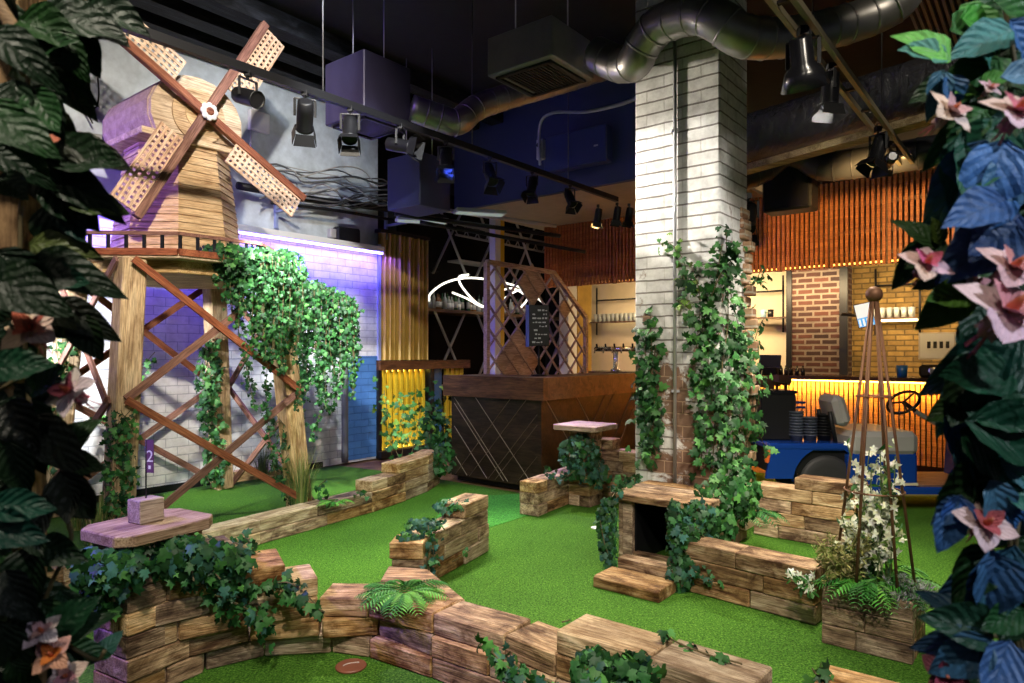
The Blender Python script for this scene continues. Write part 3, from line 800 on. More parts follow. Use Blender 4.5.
# ---------------------------------------------------------------- lattice screen behind the desk
LP = V(-.33, 8.90, 0)
ls = thing('lattice_screen', 'tall slanted-corner screen of diagonal wooden lattice behind the desk', 'screen', M=frame(LP, U))
S = W[ls.name]
lz, lw = 2.68, 2.42
outline = [(0, .0), (lw, .0), (lw, 2.05), (1.52, lz), (0, lz)]
M_SCR = wood('rosy screen wood', (.36, .25, .20), (.50, .36, .29), (.62, .46, .38), 6, .1, .1)
mb = MB()
for (x0, z0), (x1, z1) in zip(outline, outline[1:] + outline[:1]):
    mb.bar(V(x0, 0, z0), V(x1, 0, z1), .06, .06, V(0, 0, 1) if abs(z1 - z0) < .01 else V(1, 0, 0))
mb.build('frame', M_SCR, ls, S)
def inside(x, z):
    if x < 0 or x > lw or z < 0 or z > lz: return False
    if x > 1.52 and z > lz - (x - 1.52) * (lz - 2.05) / (lw - 1.52): return False
    return True
mb = MB(); dx, sl = .33, .94
for s in (1, -1):
    k = -30
    while k < 40:
        c = k * dx; pts = []
        for i in range(401):
            z = i * lz / 400; x = c + s * (z - .9) / sl
            if inside(x, z): pts.append((x, z))
        if len(pts) > 8:
            mb.bar(V(pts[0][0], .012 * s, pts[0][1]), V(pts[-1][0], .012 * s, pts[-1][1]), .028, .022, V(1, 0, 0))
        k += 1
mb.build('lattice', M_SCR, ls, S)
# filled diamonds
def dia(px, py):
    q = on_line(px, LP, U); x, z = (q - LP).dot(U), hz(py, q.y)
    a = math.floor((x - (z - .9) / sl) / dx) + .5; b = math.floor((x + (z - .9) / sl) / dx) + .5
    cx, cz = (a + b) / 2 * dx, .9 + (b - a) / 2 * dx * sl
    MB().hull([V(cx + a, y, cz + b) for a, b in ((dx / 2, 0), (-dx / 2, 0), (0, sl * dx / 2), (0, -sl * dx / 2)) for y in (-.006, .006)]).build('diamond_panel', M_SCR, ls, S)
for q in ((531, 281), (538, 289), (524, 289), (531, 298), (566, 316), (513, 349), (520, 340), (527, 349), (520, 358), (512, 367), (528, 367), (505, 358), (535, 358)): dia(*q)
# ---------------------------------------------------------------- menu board on a stand
bp = at(539, 376, 7.7)
bd = thing('menu_board', 'black upright menu board with faint white writing on a thin stand', 'sign', M=frame(V(bp.x, bp.y, dt), V(1, .12, 0)))
B = W[bd.name]
bz0, bz1 = hz(346, 7.7) - dt, hz(305, 7.7) - dt
MB().span((-.115, -.02, bz0), (.115, .05, bz1), None, .006).build('board', M_BLACK, bd, B)
MB().span((-.145, -.012, bz0 - .01), (-.115, .06, bz1)).build('side_edge', plain('blue edge', (.05, .08, .5), .4), bd, B)  # plain blue edge, emits nothing
MB().tube([V(0, 0, 0), V(0, 0, bz0)], .012, 8).build('pole', M_BLACK, bd, B)
MB().lathe([(.09, 0), (.09, .012), (.02, .02)], None, 16).build('foot', M_BLACK, bd, B)
rr = random.Random(5)
for r in range(9):
    x = -.085 + rr.random() * .03; z = bz1 - .07 - r * .045
    while x < .08:
        l = rr.uniform(.012, .045); hgt = rr.uniform(.010, .020)
        if rr.random() < .75: MB().span((x, -.0215, z), (min(x + l, .09), -.0205, z + hgt)).build('text_mark', M_BOARD, bd, B)
        x += l + .012
# ---------------------------------------------------------------- curtain and yellow slats left of the bottle rack
ca, cb = wpx(379), wpx(426)
cl = (cb - ca).length
cu = thing('curtain', 'gold pleated metallic curtain hanging beside the violet lit wall', 'curtain', M=frame(V(ca.x, ca.y, 0), U))
C = W[cu.name]; czt, czb = hz(235, ca.y + .2), hz(360, ca.y + .3)
mb = MB(); n = 120; g = []
for i in range(n + 1):
    x = cl * i / n; y = -.02 + .045 * math.sin(i * .52) + .015 * math.sin(i * .23 + 1)
    g.append([mb.bm.verts.new(V(x, y, z)) for z in (czb, (czb + czt) / 2, czt)])
for a, b in zip(g, g[1:]):
    for j in range(2): f = mb.bm.faces.new((a[j], b[j], b[j + 1], a[j + 1])); f.smooth = True
mb.build('drape', M_CURTAIN, cu, C)
MB().span((-.02, -.07, czt), (cl + .02, .07, czt + .05)).build('rail', M_BLACK, cu, C)
bm_ = thing('slat_screen', 'lit yellow upright slats under a dark beam below the gold curtain', 'screen', M=frame(V(ca.x, ca.y, 0), U))
MB().span((-.06, -.10, czb - .14), (cl + .9, .06, czb - .01)).build('beam', M_DESKTOP, bm_, C)
for k in range(8):
    x = .06 + k * (cl - .05) / 8
    MB().span((x, -.03, .10), (x + .048, .03, czb - .14)).build('slat', M_YELLOW, bm_, C)
MB().span((-.05, .16, .05), (cl + .1, .19, czb - .1)).build('backing', plain('dark yellow backing', (.02, .013, .003), .8), bm_, C)
MB().span((0, .05, czb - .17), (cl, .08, czb - .145)).build('light_strip', M_LEDY, bm_, C)
MB().span((0, .05, .10), (cl, .08, .12)).build('light_strip', M_LEDY, bm_, C)
MB().span((-.06, -.06, 0), (-.0, .06, czb)).build('post', M_BLACK, bm_, C); MB().span((cl + .04, -.06, 0), (cl + .12, .06, czb)).build('post', M_BLACK, bm_, C)
MB().span((-.06, -.12, 0), (cl + .9, .14, .10)).build('sill', M_BLACK, bm_, C)
# blue pane and more yellow slats between the slat screen and the desk
MB().span((cl + .14, .02, .1), (cl + .36, .06, czb - .14)).build('blue_pane', plain('blue pane', (.03, .15, .42), .4), bm_, C)
for k in range(4): MB().span((cl + .42 + k * .11, -.02, .10), (cl + .49 + k * .11, .03, czb - .14)).build('slat', M_YELLOW, bm_, C)
# ---------------------------------------------------------------- back bar with bottles
ra = wpx(426)
rk = thing('bottle_rack', 'tall black back bar of diamond racks with a bottle shelf and white diagonals', 'bar shelf', M=frame(V(ra.x, ra.y, 0), U))
R = W[rk.name]; rw_ = 4.0
sz = hz(309.5, ra.y + .5)
M_RACK = plain('black rack', (.006, .005, .005), .9, spec=.1)
M_DIAG = plain('grey diagonal bar', (.34, .33, .32), .45)
MB().span((0, .62, 0), (rw_, .66, 4.2)).build('back_board', M_RACK, rk, R)
MB().span((0, .05, sz - .05), (rw_, .62, sz)).build('shelf', M_DESKTOP, rk, R)
MB().span((0, .05, .9), (rw_, .62, .95)).build('shelf', M_DESKTOP, rk, R)
mb = MB()
for k in range(-1, 4):
    x = k * 1.0 + .25
    for s in (1, -1):
        for z0, z1 in ((.95, sz - .05), (sz + .55, sz + 1.75)):
            hx = (z1 - z0) * .62
            x0, x1 = (x, x + hx) if s > 0 else (x + hx, x)
            pts = [(x0 + (x1 - x0) * i / 50, z0 + (z1 - z0) * i / 50) for i in range(51)]
            pts = [p for p in pts if 0 < p[0] < rw_]
            if len(pts) > 5: mb.bar(V(pts[0][0], .08 + .02 * s, pts[0][1]), V(pts[-1][0], .08 + .02 * s, pts[-1][1]), .018, .04, V(0, 1, 0))
mb.build('diagonal_bar', M_DIAG, rk, R)
mb = MB()
mb.span((.9, .2, sz + 1.42), (rw_, .24, sz + 1.46)); mb.span((.9, .2, sz + 1.24), (rw_, .24, sz + 1.27))
for k in range(22):
    x = .95 + k * .14; mb.bar(V(x, .22, sz + 1.25), V(x + (.12 if k % 2 else -.12), .22, sz + 1.43), .015, .015, V(0, 1, 0))
mb.build('truss_rail', M_DIAG, rk, R)
# small upper shelf
MB().span((.12, .3, sz + .62), (.62, .6, sz + .65)).build('shelf', M_RACK, rk, R)
MB().span((1.1, .3, sz + .85), (1.9, .6, sz + .88)).build('shelf', M_DIAG, rk, R)
# neon loops
np_ = thing('neon_sign', 'looping white neon tube glowing above the bottles', 'light', M=R)
def nz(*pp): return catmull([V(x, y, sz + z) for x, y, z in pp], 8)
MB().tube(nz((.06, .0, .10), (.10, .0, .22), (.40, .0, .40), (.85, .0, .52), (1.4, .0, .55), (2.0, .0, .52), (2.6, .0, .44), (3.1, .0, .22)), .017, 8).build('tube', M_NEON, np_, R)
MB().tube(nz((.92, -.04, .58), (.70, -.04, .52), (.78, -.04, .36), (1.15, -.04, .12), (1.5, -.04, .10), (1.7, -.04, .34), (2.1, -.04, .44), (2.5, -.04, .30), (2.3, -.04, .10)), .017, 8).build('tube', M_NEON, np_, R)
MB().tube(nz((.62, .03, .27), (.95, .03, .20), (1.4, .03, .08), (1.8, .03, .20), (2.3, .03, .42), (2.75, .03, .50), (2.95, .03, .30)), .017, 8).build('tube', M_NEON, np_, R)
# bottles on the shelf
def bottle(name, label, m, hgt, r, M, grp):
    t = thing(name, label, 'bottle', M=M, group=grp)
    MB().lathe([(r, 0), (r, hgt * .58), (r * .8, hgt * .66), (r * .33, hgt * .76), (r * .33, hgt * .96)], None, 12).build('glass', m, t, W[t.name])
    MB().lathe([(r * .40, hgt * .92), (r * .40, hgt)], None, 10).build('cap', M_BLACKG, t, W[t.name])
    MB().lathe([(r * 1.02, hgt * .15), (r * 1.02, hgt * .48)], None, 12).build('label_band', M_WHITE if r > .036 else M_SEAT, t, W[t.name])
    return t
GB = 'bottles along the back bar shelf'
BL = 'small spirit bottle in the row on the back bar shelf under the neon'
protos = [bottle('bottle', BL, m, hh_, r, R @ Matrix.Translation(V(.06 + .085 * i, .25, sz)), GB) for i, (m, hh_, r) in enumerate(((M_CLEARG, .30, .034), (M_AMBERG, .27, .038), (M_BULB, .32, .035), (M_CLEARG, .25, .04)))]
for i in range(4, 34):
    dup(protos[RN.randrange(4)], R @ Matrix.Translation(V(.06 + .088 * i, .25 + RN.uniform(-.04, .06), sz)))
for i in range(9):
    dup(protos[RN.randrange(4)], R @ Matrix.Translation(V(.10 + .12 * i, .45, sz)))
UPL = 'pale bottle on the little upper shelf left of the neon'
for i, x in enumerate((.18, .30, .44)):
    dup(protos[0], R @ Matrix.Translation(V(x, .45, sz + .651)), UPL, 'bottles on the upper shelf')
# tall posts beside the screen
a = wpx(482); struct(MB().span((-.06, -.02, 0), (.075, .10, 4.2)), 'trim_6', M_WHITE, frame(V(a.x, a.y, 0) - U * .1 + VV * .4, U))
struct(MB().span((.08, .0, 0), (.20, .14, 4.2)), 'trim_7', M_YELLOW, frame(V(a.x, a.y, 0) - U * .1 + VV * .4, U))
a = wpx(556); struct(MB().span((-.08, 0, 0), (.22, .2, 4.2)), 'trim_8', M_WHITE, frame(V(a.x, a.y, 0) - U * .1 + VV * .4, U))
struct(MB().span((.24, .0, 0), (.75, .05, 4.2)), 'trim_9', M_CURTAIN, frame(V(a.x, a.y, 0) - U * .1 + VV * .4, U))

# ---------------------------------------------------------------- the long bar
bs, be = bpx(588), bpx(1010)
blen = (be - bs).length
br = thing('bar_counter', 'long bar faced with honey coloured slats lit amber under its dark top', 'bar', M=frame(V(bs.x, bs.y, 0), VV))
BM = W[br.name]                                       # X to the right along the bar, Y away
BZ = 1.18
MB().span((-.1, -.10, BZ - .05), (blen, .62, BZ), None, .006).build('counter_top', M_BARTOP, br, BM)
MB().span((0, .03, .10), (blen, .55, BZ - .05)).build('body', M_RECESS, br, BM)
MB().span((0, .02, 0), (blen, .5, .10)).build('plinth', M_BLACK, br, BM)
MB().span((0, -.085, BZ - .068), (blen, -.06, BZ - .052)).build('light_strip', M_LEDW, br, BM)
mb = MB(); n = int(blen / .058)
for i in range(n):
    x = i * .058
    mb.span((x, -.012, .10), (x + .040, .032, BZ - .055))
mb.build('slat_front', M_BARS, br, BM)
# ---------------------------------------------------------------- hanging slatted canopy over the bar
cs = bpx(545); clen = (be - cs).length
cn = thing('slatted_canopy', 'bulkhead of orange upright battens hung above the bar', 'canopy', M=frame(V(cs.x, cs.y, 0), VV))
CN = W[cn.name]; ca0, ca1 = 2.62, 3.74
mb = MB(); n = int(clen / .062)
for i in range(n):
    x = i * .062
    mb.span((x, -.02, ca0), (x + .034, .025, ca1))
mb.build('batten_front', M_ORANGE, cn, CN)
mb = MB()
for z in (ca0 + .14, ca0 + .42, ca0 + .78): mb.span((0, .027, z), (clen, .06, z + .05))
for k in range(11): x = k * clen / 10; mb.span((x, .03, ca0), (x + .06, .08, ca1))
mb.build('carrier_rail', M_DESKTOP, cn, CN)
MB().span((0, .42, ca0 + .05), (clen, .45, ca1)).build('back_board', M_RECESS, cn, CN)
MB().span((0, .08, ca1 - .02), (clen, .44, ca1)).build('top_board', M_RECESS, cn, CN)
MB().span((.05, .30, ca0 + .06), (clen, .34, ca0 + .08)).build('light_strip', plain('amber canopy strip', (1, .5, .1), .5, emit=(1, .42, .08), es=5), cn, CN)
# ---------------------------------------------------------------- behind the bar
def back_frame(px, off=0.0, z=0.0):
    p = kpx(px) - U * off; return frame(V(p.x, p.y, z), VV)
def kw(p0, p1): return (kpx(p1) - kpx(p0)).length
# brick pier with black edges, in front of the cream wall
def opx(px, off): return on_line(px, BACK - U * off, VV)
a, b = opx(790, .9), opx(842, .9)
PRM = frame(V(a.x, a.y, 0), VV); pwid = (b - a).length
struct(MB().span((0, 0, 0), (pwid, .9, 4.2)), 'trim_10', M_REDBRICK, PRM)
mb = MB(); mb.span((-.05, -.03, 0), (.03, .02, 4.2)); mb.span((pwid - .03, -.03, 0), (pwid + .08, .02, 4.2)); struct(mb, 'trim_11', M_BLACK, PRM)
a, b = opx(846, .25), opx(1015, .25)
GM = frame(V(a.x, a.y, 0), VV)
struct(MB().span((0, 0, 0), ((b - a).length, .22, 4.2)), 'trim_12', M_GOLDBRICK, GM)
# pipe shelving with glasses: (px of left, right, shelf row), off the back wall
def pipe_shelf(label, p0, p1, rows, off, ztop, glow=None):
    a, b = opx(p0, off), opx(p1, off); L = (b - a).length
    t = thing('pipe_shelf', label, 'shelf', M=frame(V(a.x, a.y, 0), VV)); M = W[t.name]
    for i, r in enumerate(rows):
        z = hz(r, a.y)
        MB().span((0, 0, z - .02), (L, .26, z)).build('shelf_board', M_DESKTOP, t, M)
    zb = hz(rows[-1], a.y)
    mb = MB()
    for x in (.08, L - .08):
        mb.tube([V(x, .12, zb - .25), V(x, .12, ztop)], .016, 8)
    mb.tube([V(.08, .12, ztop - .25), V(L - .08, .12, ztop - .25)], .014, 8)
    mb.build('pipe_frame', M_BLACK, t, M)
    return t, M, L, [hz(r, a.y) for r in rows]
t1, TM1, L1, z1 = pipe_shelf('black pipe shelf of upturned glasses above the beer tap', 590, 646, (322,), .5, 2.75)
t2, TM2, L2, z2 = pipe_shelf('black pipe shelf by the ivy-clad column, cups on it', 738, 786, (318,), .5, 2.75)
t3, TM3, L3, z3 = pipe_shelf('lit shelf of glasses on the buff brick wall', 868, 925, (318,), .45, 2.75)
MB().span((0, .24, z1[0] + .01), (L1, .26, z1[0] + .04)).build('light_strip', plain('warm glass strip', (1, .85, .5), .5, emit=(1, .82, .45), es=6), t1, TM1)  # strip added behind the glasses to make them glow
MB().span((0, .02, z3[0] - .06), (L3, .05, z3[0] - .03)).build('light_strip', plain('warm shelf strip', (1, .8, .4), .5, emit=(1, .75, .35), es=7), t3, TM3)
def glass(label, M, grp):
    t = thing('glass', label, 'glass', M=M, group=grp)
    MB().lathe([(.034, 0), (.040, .15), (.037, .15), (.031, .006)], None, 12).build('bowl', M_CLEARG, t, W[t.name]); return t
for TM, L, z, where in ((TM1, L1, z1[0], 'clear glass standing on the pipe shelf above the beer tap'), (TM3, L3, z3[0], 'clear glass standing on the lit shelf of the buff brick wall')):
    g0 = None; n = int((L - .1) / .095)
    for r in range(2):
        for k in range(n):
            M = TM @ Matrix.Translation(V(.08 + k * .095, .08 + .1 * r, z))
            if g0 is None: g0 = glass(where, M, where.replace('clear glass', 'glasses'))
            else: dup(g0, M)
for k, x in enumerate((.12, .28, .40)):
    t = thing('cup', ('pale cup at the end of the shelf by the column', 'pale blue tumbler on the shelf by the column', 'dark tumbler on the shelf by the column')[k], 'cup', M=TM2 @ Matrix.Translation(V(x + .1, .12, z2[0])))
    MB().lathe([(.045, 0), (.05, .13), (.045, .13), (.04, .01)], None, 14).build('bowl', (M_CLEARG, plain('pale blue glass', (.3, .45, .6), .2), M_BLACKG)[k], t, W[t.name])
# beer tap on the bar
def bar_at(px, y=.30):
    p = on_line(px, BAR + U * y, VV); return frame(V(p.x, p.y, BZ), VV)
bt = thing('beer_tap', 'chrome T-shaped beer font standing on the bar by the desk', 'beer tap', M=bar_at(616))
T = W[bt.name]
MB().lathe([(.09, 0), (.09, .03), (.05, .05), (.045, .30), (.05, .33)], None, 16).build('column', M_CHROME, bt, T)
MB().tube([V(-.40, 0, .37), V(.42, 0, .37)], .045, 12).build('crossbar', M_CHROME, bt, T)
for x in (-.34, -.17, .0, .17, .34):
    hd = MB().tube([V(x, -.03, .38), V(x, -.12, .36), V(x, -.13, .30)], .014, 8).build('spout', M_CHROME, bt, T)
    MB().tube([V(x, -.05, .40), V(x, -.06, .46)], .016, 8).build('handle', M_BLACK, bt, T)
ps = thing('till', 'dark till standing on the bar beside the ivy column', 'till', M=bar_at(766, .2))
T = W[ps.name]
MB().span((-.13, -.05, 0), (.16, .25, .10), None, .01).build('base', M_BLACK, ps, T)
MB().box((.02, .05, .20), (.30, .04, .20), Matrix.Rotation(-.3, 4, 'X')).build('screen', plain('blue dark screen', (.03, .035, .08), .2), ps, T)
mb = MB()
for k, px in enumerate((781, 786, 791, 797, 803)):
    t = thing('bar_bottle', 'small dark bottle on the bar before the red brick pier', 'bottle', M=bar_at(px, .22), group='dark bottles before the brick pier')
    MB().lathe([(.028, 0), (.028, .07), (.012, .10), (.012, .13)], None, 10).build('body', M_BLACKG, t, W[t.name])
mb.bm.free()
cp = thing('cup', 'blue cup standing on the bar before the buff brick', 'cup', M=bar_at(902, .1))
MB().lathe([(.055, 0), (.065, .15), (.06, .15), (.05, .01)], None, 18).build('bowl', M_CUP, cp, W[cp.name])
mt = thing('menu_screen', 'small tilted blue and white screen on an arm above the bar', 'screen', M=frame(at(864.5, 315, 8.7), V(.95, -.30, 0)))
S = W[mt.name]; Rt = S @ Matrix.Rotation(-.22, 4, 'Y')
MB().span((-.105, -.012, -.155), (.105, .012, .155)).build('casing', M_BLACK, mt, Rt)
mb = MB(); mb.span((-.095, -.0145, -.145), (.095, -.0125, .145)); mb.build('display', plain('white display', (.5, .6, .75), .3, emit=(.55, .68, .85), es=.55), mt, Rt)
mb = MB(); mb.span((-.093, -.0165, -.143), (.093, -.0150, -.03))
mb.build('blue_half', plain('blue display', (.05, .3, .8), .3, emit=(.03, .28, .8), es=.7), mt, Rt)
mb = MB()
for k in range(4): mb.span((-.085 + k * .046, -.0180, -.135), (-.062 + k * .046, -.0170, -.045))
mb.build('bars', plain('white bars', (.7, .8, .9), .3, emit=(.5, .7, .9), es=.5), mt, Rt)
MB().tube([S.inverted() @ S @ V(-.10, .03, .0), V(-.22, .16, .02), V(-.22, .30, .02)], .02, 8).build('arm', M_BLACK, mt, S)
pp = thing('picture_frame', 'pale framed poster leaning on the buff brick wall behind the bar', 'picture', M=frame(at(936, 346, 9.0), VV))
T = W[pp.name]
MB().span((-.20, 0, -.18), (.22, .03, .18)).build('frame', M_SEAT, pp, T)
mb = MB(); mb.span((-.18, -.004, -.16), (.20, 0, .16)); mb.build('print', plain('grey print', (.45, .48, .50), .4), pp, T)
mb = MB()
for k in range(4): mb.span((-.10 + k * .07, -.007, -.03), (-.06 + k * .07, -.004, .06))
mb.build('print_shape', M_BLACKG, pp, T)
cf = thing('coffee_machine', 'dark rounded machine on the bar under the poster', 'machine', M=bar_at(935, .25))
T = W[cf.name]
MB().span((-.16, -.14, 0), (.16, .14, .16), None, .03).build('body', M_BLACK, cf, T)
MB().lathe([(.06, 0), (.06, .02), (.035, .02)], T @ Matrix.Translation(V(.0, -.141, .08)) @ Matrix.Rotation(PI / 2, 4, 'X'), 20).build('dial', M_CHROME, cf)
# ---------------------------------------------------------------- lamps
LAMPS = []
def par_can(name, label, hang, aim_at, s=1.0, group=None, mat=None, doors=True, bell=False, lit=True):
    """a stage lamp hanging from HANG, pointing at AIM_AT"""
    hang = Vector(hang); aim_at = Vector(aim_at); s *= .84
    t = thing(name, label, 'lamp', M=Matrix.Translation(hang), group=group); H = W[t.name]
    c = hang + V(0, 0, -.20 * s); d = (aim_at - c).normalized()
    up = V(0, 0, 1) if abs(d.z) < .95 else V(1, 0, 0)
    M = frame(c, d, up)                                # local X is the beam
    BX = M @ Matrix.Rotation(PI / 2, 4, 'Y')           # local Z of lathe -> beam
    m = mat or M_BLACKG
    if bell: pr = [(.05, -.16), (.062, -.15), (.065, -.02), (.10, .02), (.135, .12), (.128, .12), (.10, .05)]
    else: pr = [(.045, -.15), (.066, -.14), (.07, -.05), (.07, .10), (.074, .11), (.074, .13), (.064, .13), (.064, .115)]
    MB().lathe([(r * s, z * s) for r, z in pr], BX, 20).build('housing', m, t)
    MB().lathe([(.062 * s, .085 * s), (.062 * s, .10 * s)] if not bell else [(.085 * s, .03 * s), (.09 * s, .045 * s)], BX, 18).build('lens', M_LENS if lit else M_BLACKG, t)
    side = M.to_3x3() @ V(0, 1, 0)
    mb = MB()
    top = c + V(0, 0, .15 * s)
    for q in (1, -1): mb.bar(c + side * .085 * s * q, top + side * .085 * s * q, .022 * s, .006)
    mb.bar(top - side * .09 * s, top + side * .09 * s, .022 * s, .008)
    mb.build('yoke', M_BLACK, t)
    mb = MB(); mb.tube([top, hang], .012 * s, 8); mb.box(hang, (.05 * s, .05 * s, .05 * s)); mb.build('clamp', M_BLACK, t)
    if doors:
        for a, tilt in ((0, .5), (PI, .5), (PI / 2, .25), (-PI / 2, .25)):
            mb = MB(); L = .10 * s; wd = .075 * s
            Mx = BX @ Matrix.Rotation(a, 4, 'Z')
            x0, z0 = .075 * s, .13 * s; x1, z1 = x0 + math.sin(tilt) * L, z0 + math.cos(tilt) * L
            mb.hull([Mx @ V(x, y, z) for x, z, y0 in ((x0, z0, wd), (x1, z1, wd * 1.25), (x0 + .004, z0, wd), (x1 + .004, z1, wd * 1.25)) for y in (-y0, y0)])
            mb.build('barn_door', M_BLACK, t)
    LAMPS.append((c + d * .14 * s, d)); return t
# ---------------------------------------------------------------- lighting tracks
TA = V(-1.476, 5.31, 3.5)
tr = thing('lighting_track', 'long black lighting track hung on thin wires, passing over the windmill sails', 'lighting track', M=frame(TA, U))
MB().span((-3.2, -.025, -.03), (4.6, .025, .03)).build('track_bar', M_BLACK, tr, W[tr.name])
for x in (-2.6, -.0, 1.75, 3.45):
    MB().tube([V(x, 0, .03), V(x, 0, CEIL - 3.5)], .006, 6).build('hanger_wire', M_CABLE, tr, W[tr.name])
def on_track(px, P, z): q = on_line(px, P, U); return V(q.x, q.y, z - .03)
spec = [(248, V(1.2, 3.0, 2.0), 1.0, 'round stage lamp hanging on the track just beside the windmill sail', True),
        (305, V(-2.7, 8.3, .45), 1.05, 'black stage lamp on the track tilted over the white wall', True),
        (350, gp(330, 620), 1.0, 'black stage lamp on the track pointing straight down, before the purple unit', True),
        (400, V(1.25, 5.25, 2.75), 1.0, 'black stage lamp with lit rim on the track, right of the purple unit', True),
        (446, gp(440, 560), 1.0, 'black stage lamp on the track before the dark blue box', True),
        (490, gp(620, 560), 1.0, 'bluish stage lamp on the track facing the path', True),
        (532, gp(470, 520), .9, 'small tilted stage lamp on the track under the blue soffit', True),
        (570, gp(700, 520), .9, 'stage lamp on the track nearest the column, turned sideways', True)]
for px, tg, s, lab, dr in spec:
    par_can('stage_lamp', lab, on_track(px, TA, 3.5), tg, s, None, M_BLACK, dr and px != 248, False, px != 248)
TBP = V(1.39, 3.48, 3.3)
t2_ = thing('lighting_track', 'twin-railed lighting track on the column side, hung over the blue cart', 'lighting track', M=frame(TBP, U))
for y in (-.05, .05): MB().span((-1.2, y - .015, -.02), (4.0, y + .015, .02)).build('rail', plain('buff rail', (.17, .145, .09), .5), t2_, W[t2_.name])
for k in range(11): MB().span((-1.0 + k * .5, -.05, -.008), (-.97 + k * .5, .05, .008)).build('cross_tie', M_BLACK, t2_, W[t2_.name])
for x in (.55, 2.6): MB().tube([V(x, 0, .02), V(x, 0, CEIL - 3.3)], .005, 6).build('hanger_wire', M_BLACK, t2_, W[t2_.name])
spec2 = [(803, gp(850, 560), 1.15, 'large black bell-shaped stage lamp with a bright mouth on the twin rails', True),
         (830, gp(800, 600), .9, 'black stage lamp hanging just behind the bell-shaped one', False),
         (878, gp(760, 560), 1.0, 'stage lamp with lit mouth near the end of the twin rails', False),
         (889, V(4.0, 9.0, 2.6), .85, 'square-doored stage lamp at the very end of the twin rails', False)]
for px, tg, s, lab, bell in spec2:
    par_can('stage_lamp', lab, on_track(px, TBP, 3.3), tg + V(0, 0, .3), s, None, M_BLACKG, not bell, bell)
# lamp with brackets beside the column, over the bar
par_can('stage_lamp', 'dark moving lamp fixed beside the column at the canopy', at(748, 196, 6.6), at(735, 320, 6.0), 1.3, None, M_BLACK)
for k, (px, py) in enumerate(((598, 206), (617, 204), (629, 205))):
    par_can('stage_lamp', ('small lamp under the soffit before the orange canopy, furthest from the column', 'middle one of three small lamps under the soffit by the column', 'small lamp under the soffit touching the column edge')[k], at(px, py, 8.9), at(px - 30, 400, 9.0), .8, None, M_BLACK)
# ---------------------------------------------------------------- air units and ducts
def unit(name, label, P, z0, z1, a, b, mat, grille=True):
    t = thing(name, label, 'air unit', M=frame(V(P[0], P[1], 0), -VV)); M = W[t.name]
    MB().span((0, -b, z0), (a, 0, z1), None, .01).build('casing', mat, t, M)
    if grille:
        mb = MB()
        mb.span((.05, -b + .05, z0 - .02), (a - .05, -b + .08, z0)); mb.span((.05, -.08, z0 - .02), (a - .05, -.05, z0))
        mb.span((.05, -b + .05, z0 - .02), (.08, -.05, z0)); mb.span((a - .08, -b + .05, z0 - .02), (a - .05, -.05, z0))
        for k in range(14):
            x = .09 + (a - .2) * k / 14; mb.span((x, -b + .08, z0 - .012), (x + .018, -.08, z0))
        mb.build('grille', M_BLACK, t, M)
    for x in (.06, a - .06): MB().tube([V(x, -b / 2, z1), V(x, -b / 2, CEIL)], .006, 6).build('hanger_rod', M_PIPE, t, M)
    return t
unit('air_unit', 'purple lit square air unit hanging over the white wall', at(364, 113, 5.97), 3.6, 4.17, .56, .56, M_HVACP)
unit('air_unit', 'large dark air unit with a grille underneath beside the column', at(552, 55, 5.27), 3.8, 4.12, .66, .62, M_HVAC)
unit('air_unit', 'dark blue box unit under the ceiling behind the track lamps', at(420, 196, 7.6), 3.15, 3.75, .55, .5, M_SOFFACE, False)
def duct(label, pts, r, mat, n=16, ribs=True, k=6, name='air_duct'):
    t = thing(name, label, 'duct', Vector(pts[0])); path = catmull(pts, k)
    MB().tube(path, r, n).build('tube', mat, t)
    if ribs:
        d = 0; last = path[0]
        for i in range(1, len(path) - 1):
            d += (path[i] - last).length; last = path[i]
            if d > .13:
                d = 0; dirv = (path[i + 1] - path[i - 1]).normalized()
                MB().tube([path[i] - dirv * .008, path[i] + dirv * .008], r * 1.035, n).build('seam_band', mat, t)
    return t
duct('steel spiral duct leaving the purple air unit with an elbow', [at(411, 108, 6.4), at(440, 118, 6.5), at(458, 122, 6.55), at(476, 108, 6.7), at(510, 96, 6.9), at(560, 82, 7.2), at(640, 58, 7.7)], .125, M_STEEL)
duct('fat steel duct from the large air unit bending over the column top', [at(596, 54, 5.45), at(618, 64, 5.3), at(634, 62, 5.1), at(644, 44, 5.0), at(662, 24, 4.85), at(698, 14, 4.6), at(720, 22, 4.5), at(742, 36, 4.5), at(775, 38, 4.6), at(820, 31, 4.7), at(868, 17, 4.75), at(900, -2, 4.7), at(912, -35, 4.6)], .135, M_STEEL)
mwr, nt, b = nodes('crinkled black wrap')
b.inputs['Base Color'].default_value = (.045, .045, .052, 1); b.inputs['Roughness'].default_value = .25
bump(nt, b, noise_(nt, objvec(nt, (3, 1, 1), False), 5, 6, .6, 1.2), 1.0, .08)
duct('fat duct in crinkled black wrap crossing behind the twin rails', [at(735, 142, 6.9), at(800, 124, 6.4), at(870, 102, 5.9), at(985, 70, 5.2)], .235, mwr, 22, False, 8)
duct('narrow black duct stepping down beneath the wrapped one, before the canopy', [at(728, 182, 7.2), at(760, 170, 7.2), at(786, 152, 7.2), at(806, 156, 7.1), at(826, 166, 7.0), at(880, 160, 6.7), at(1000, 140, 6.1)], .15, M_DUCTBLK, 18, True, 8)
pk = thing('duct_support', 'rough plank carrying the wrapped black duct', 'plank', at(760, 160, 6.7))
MB().bar(at(738, 172, 6.75), at(985, 103, 5.15), .16, .06).build('plank', wood('dusty plank', (.16, .11, .05), (.34, .26, .14), (.48, .39, .23), 8, .5, .1), pk)
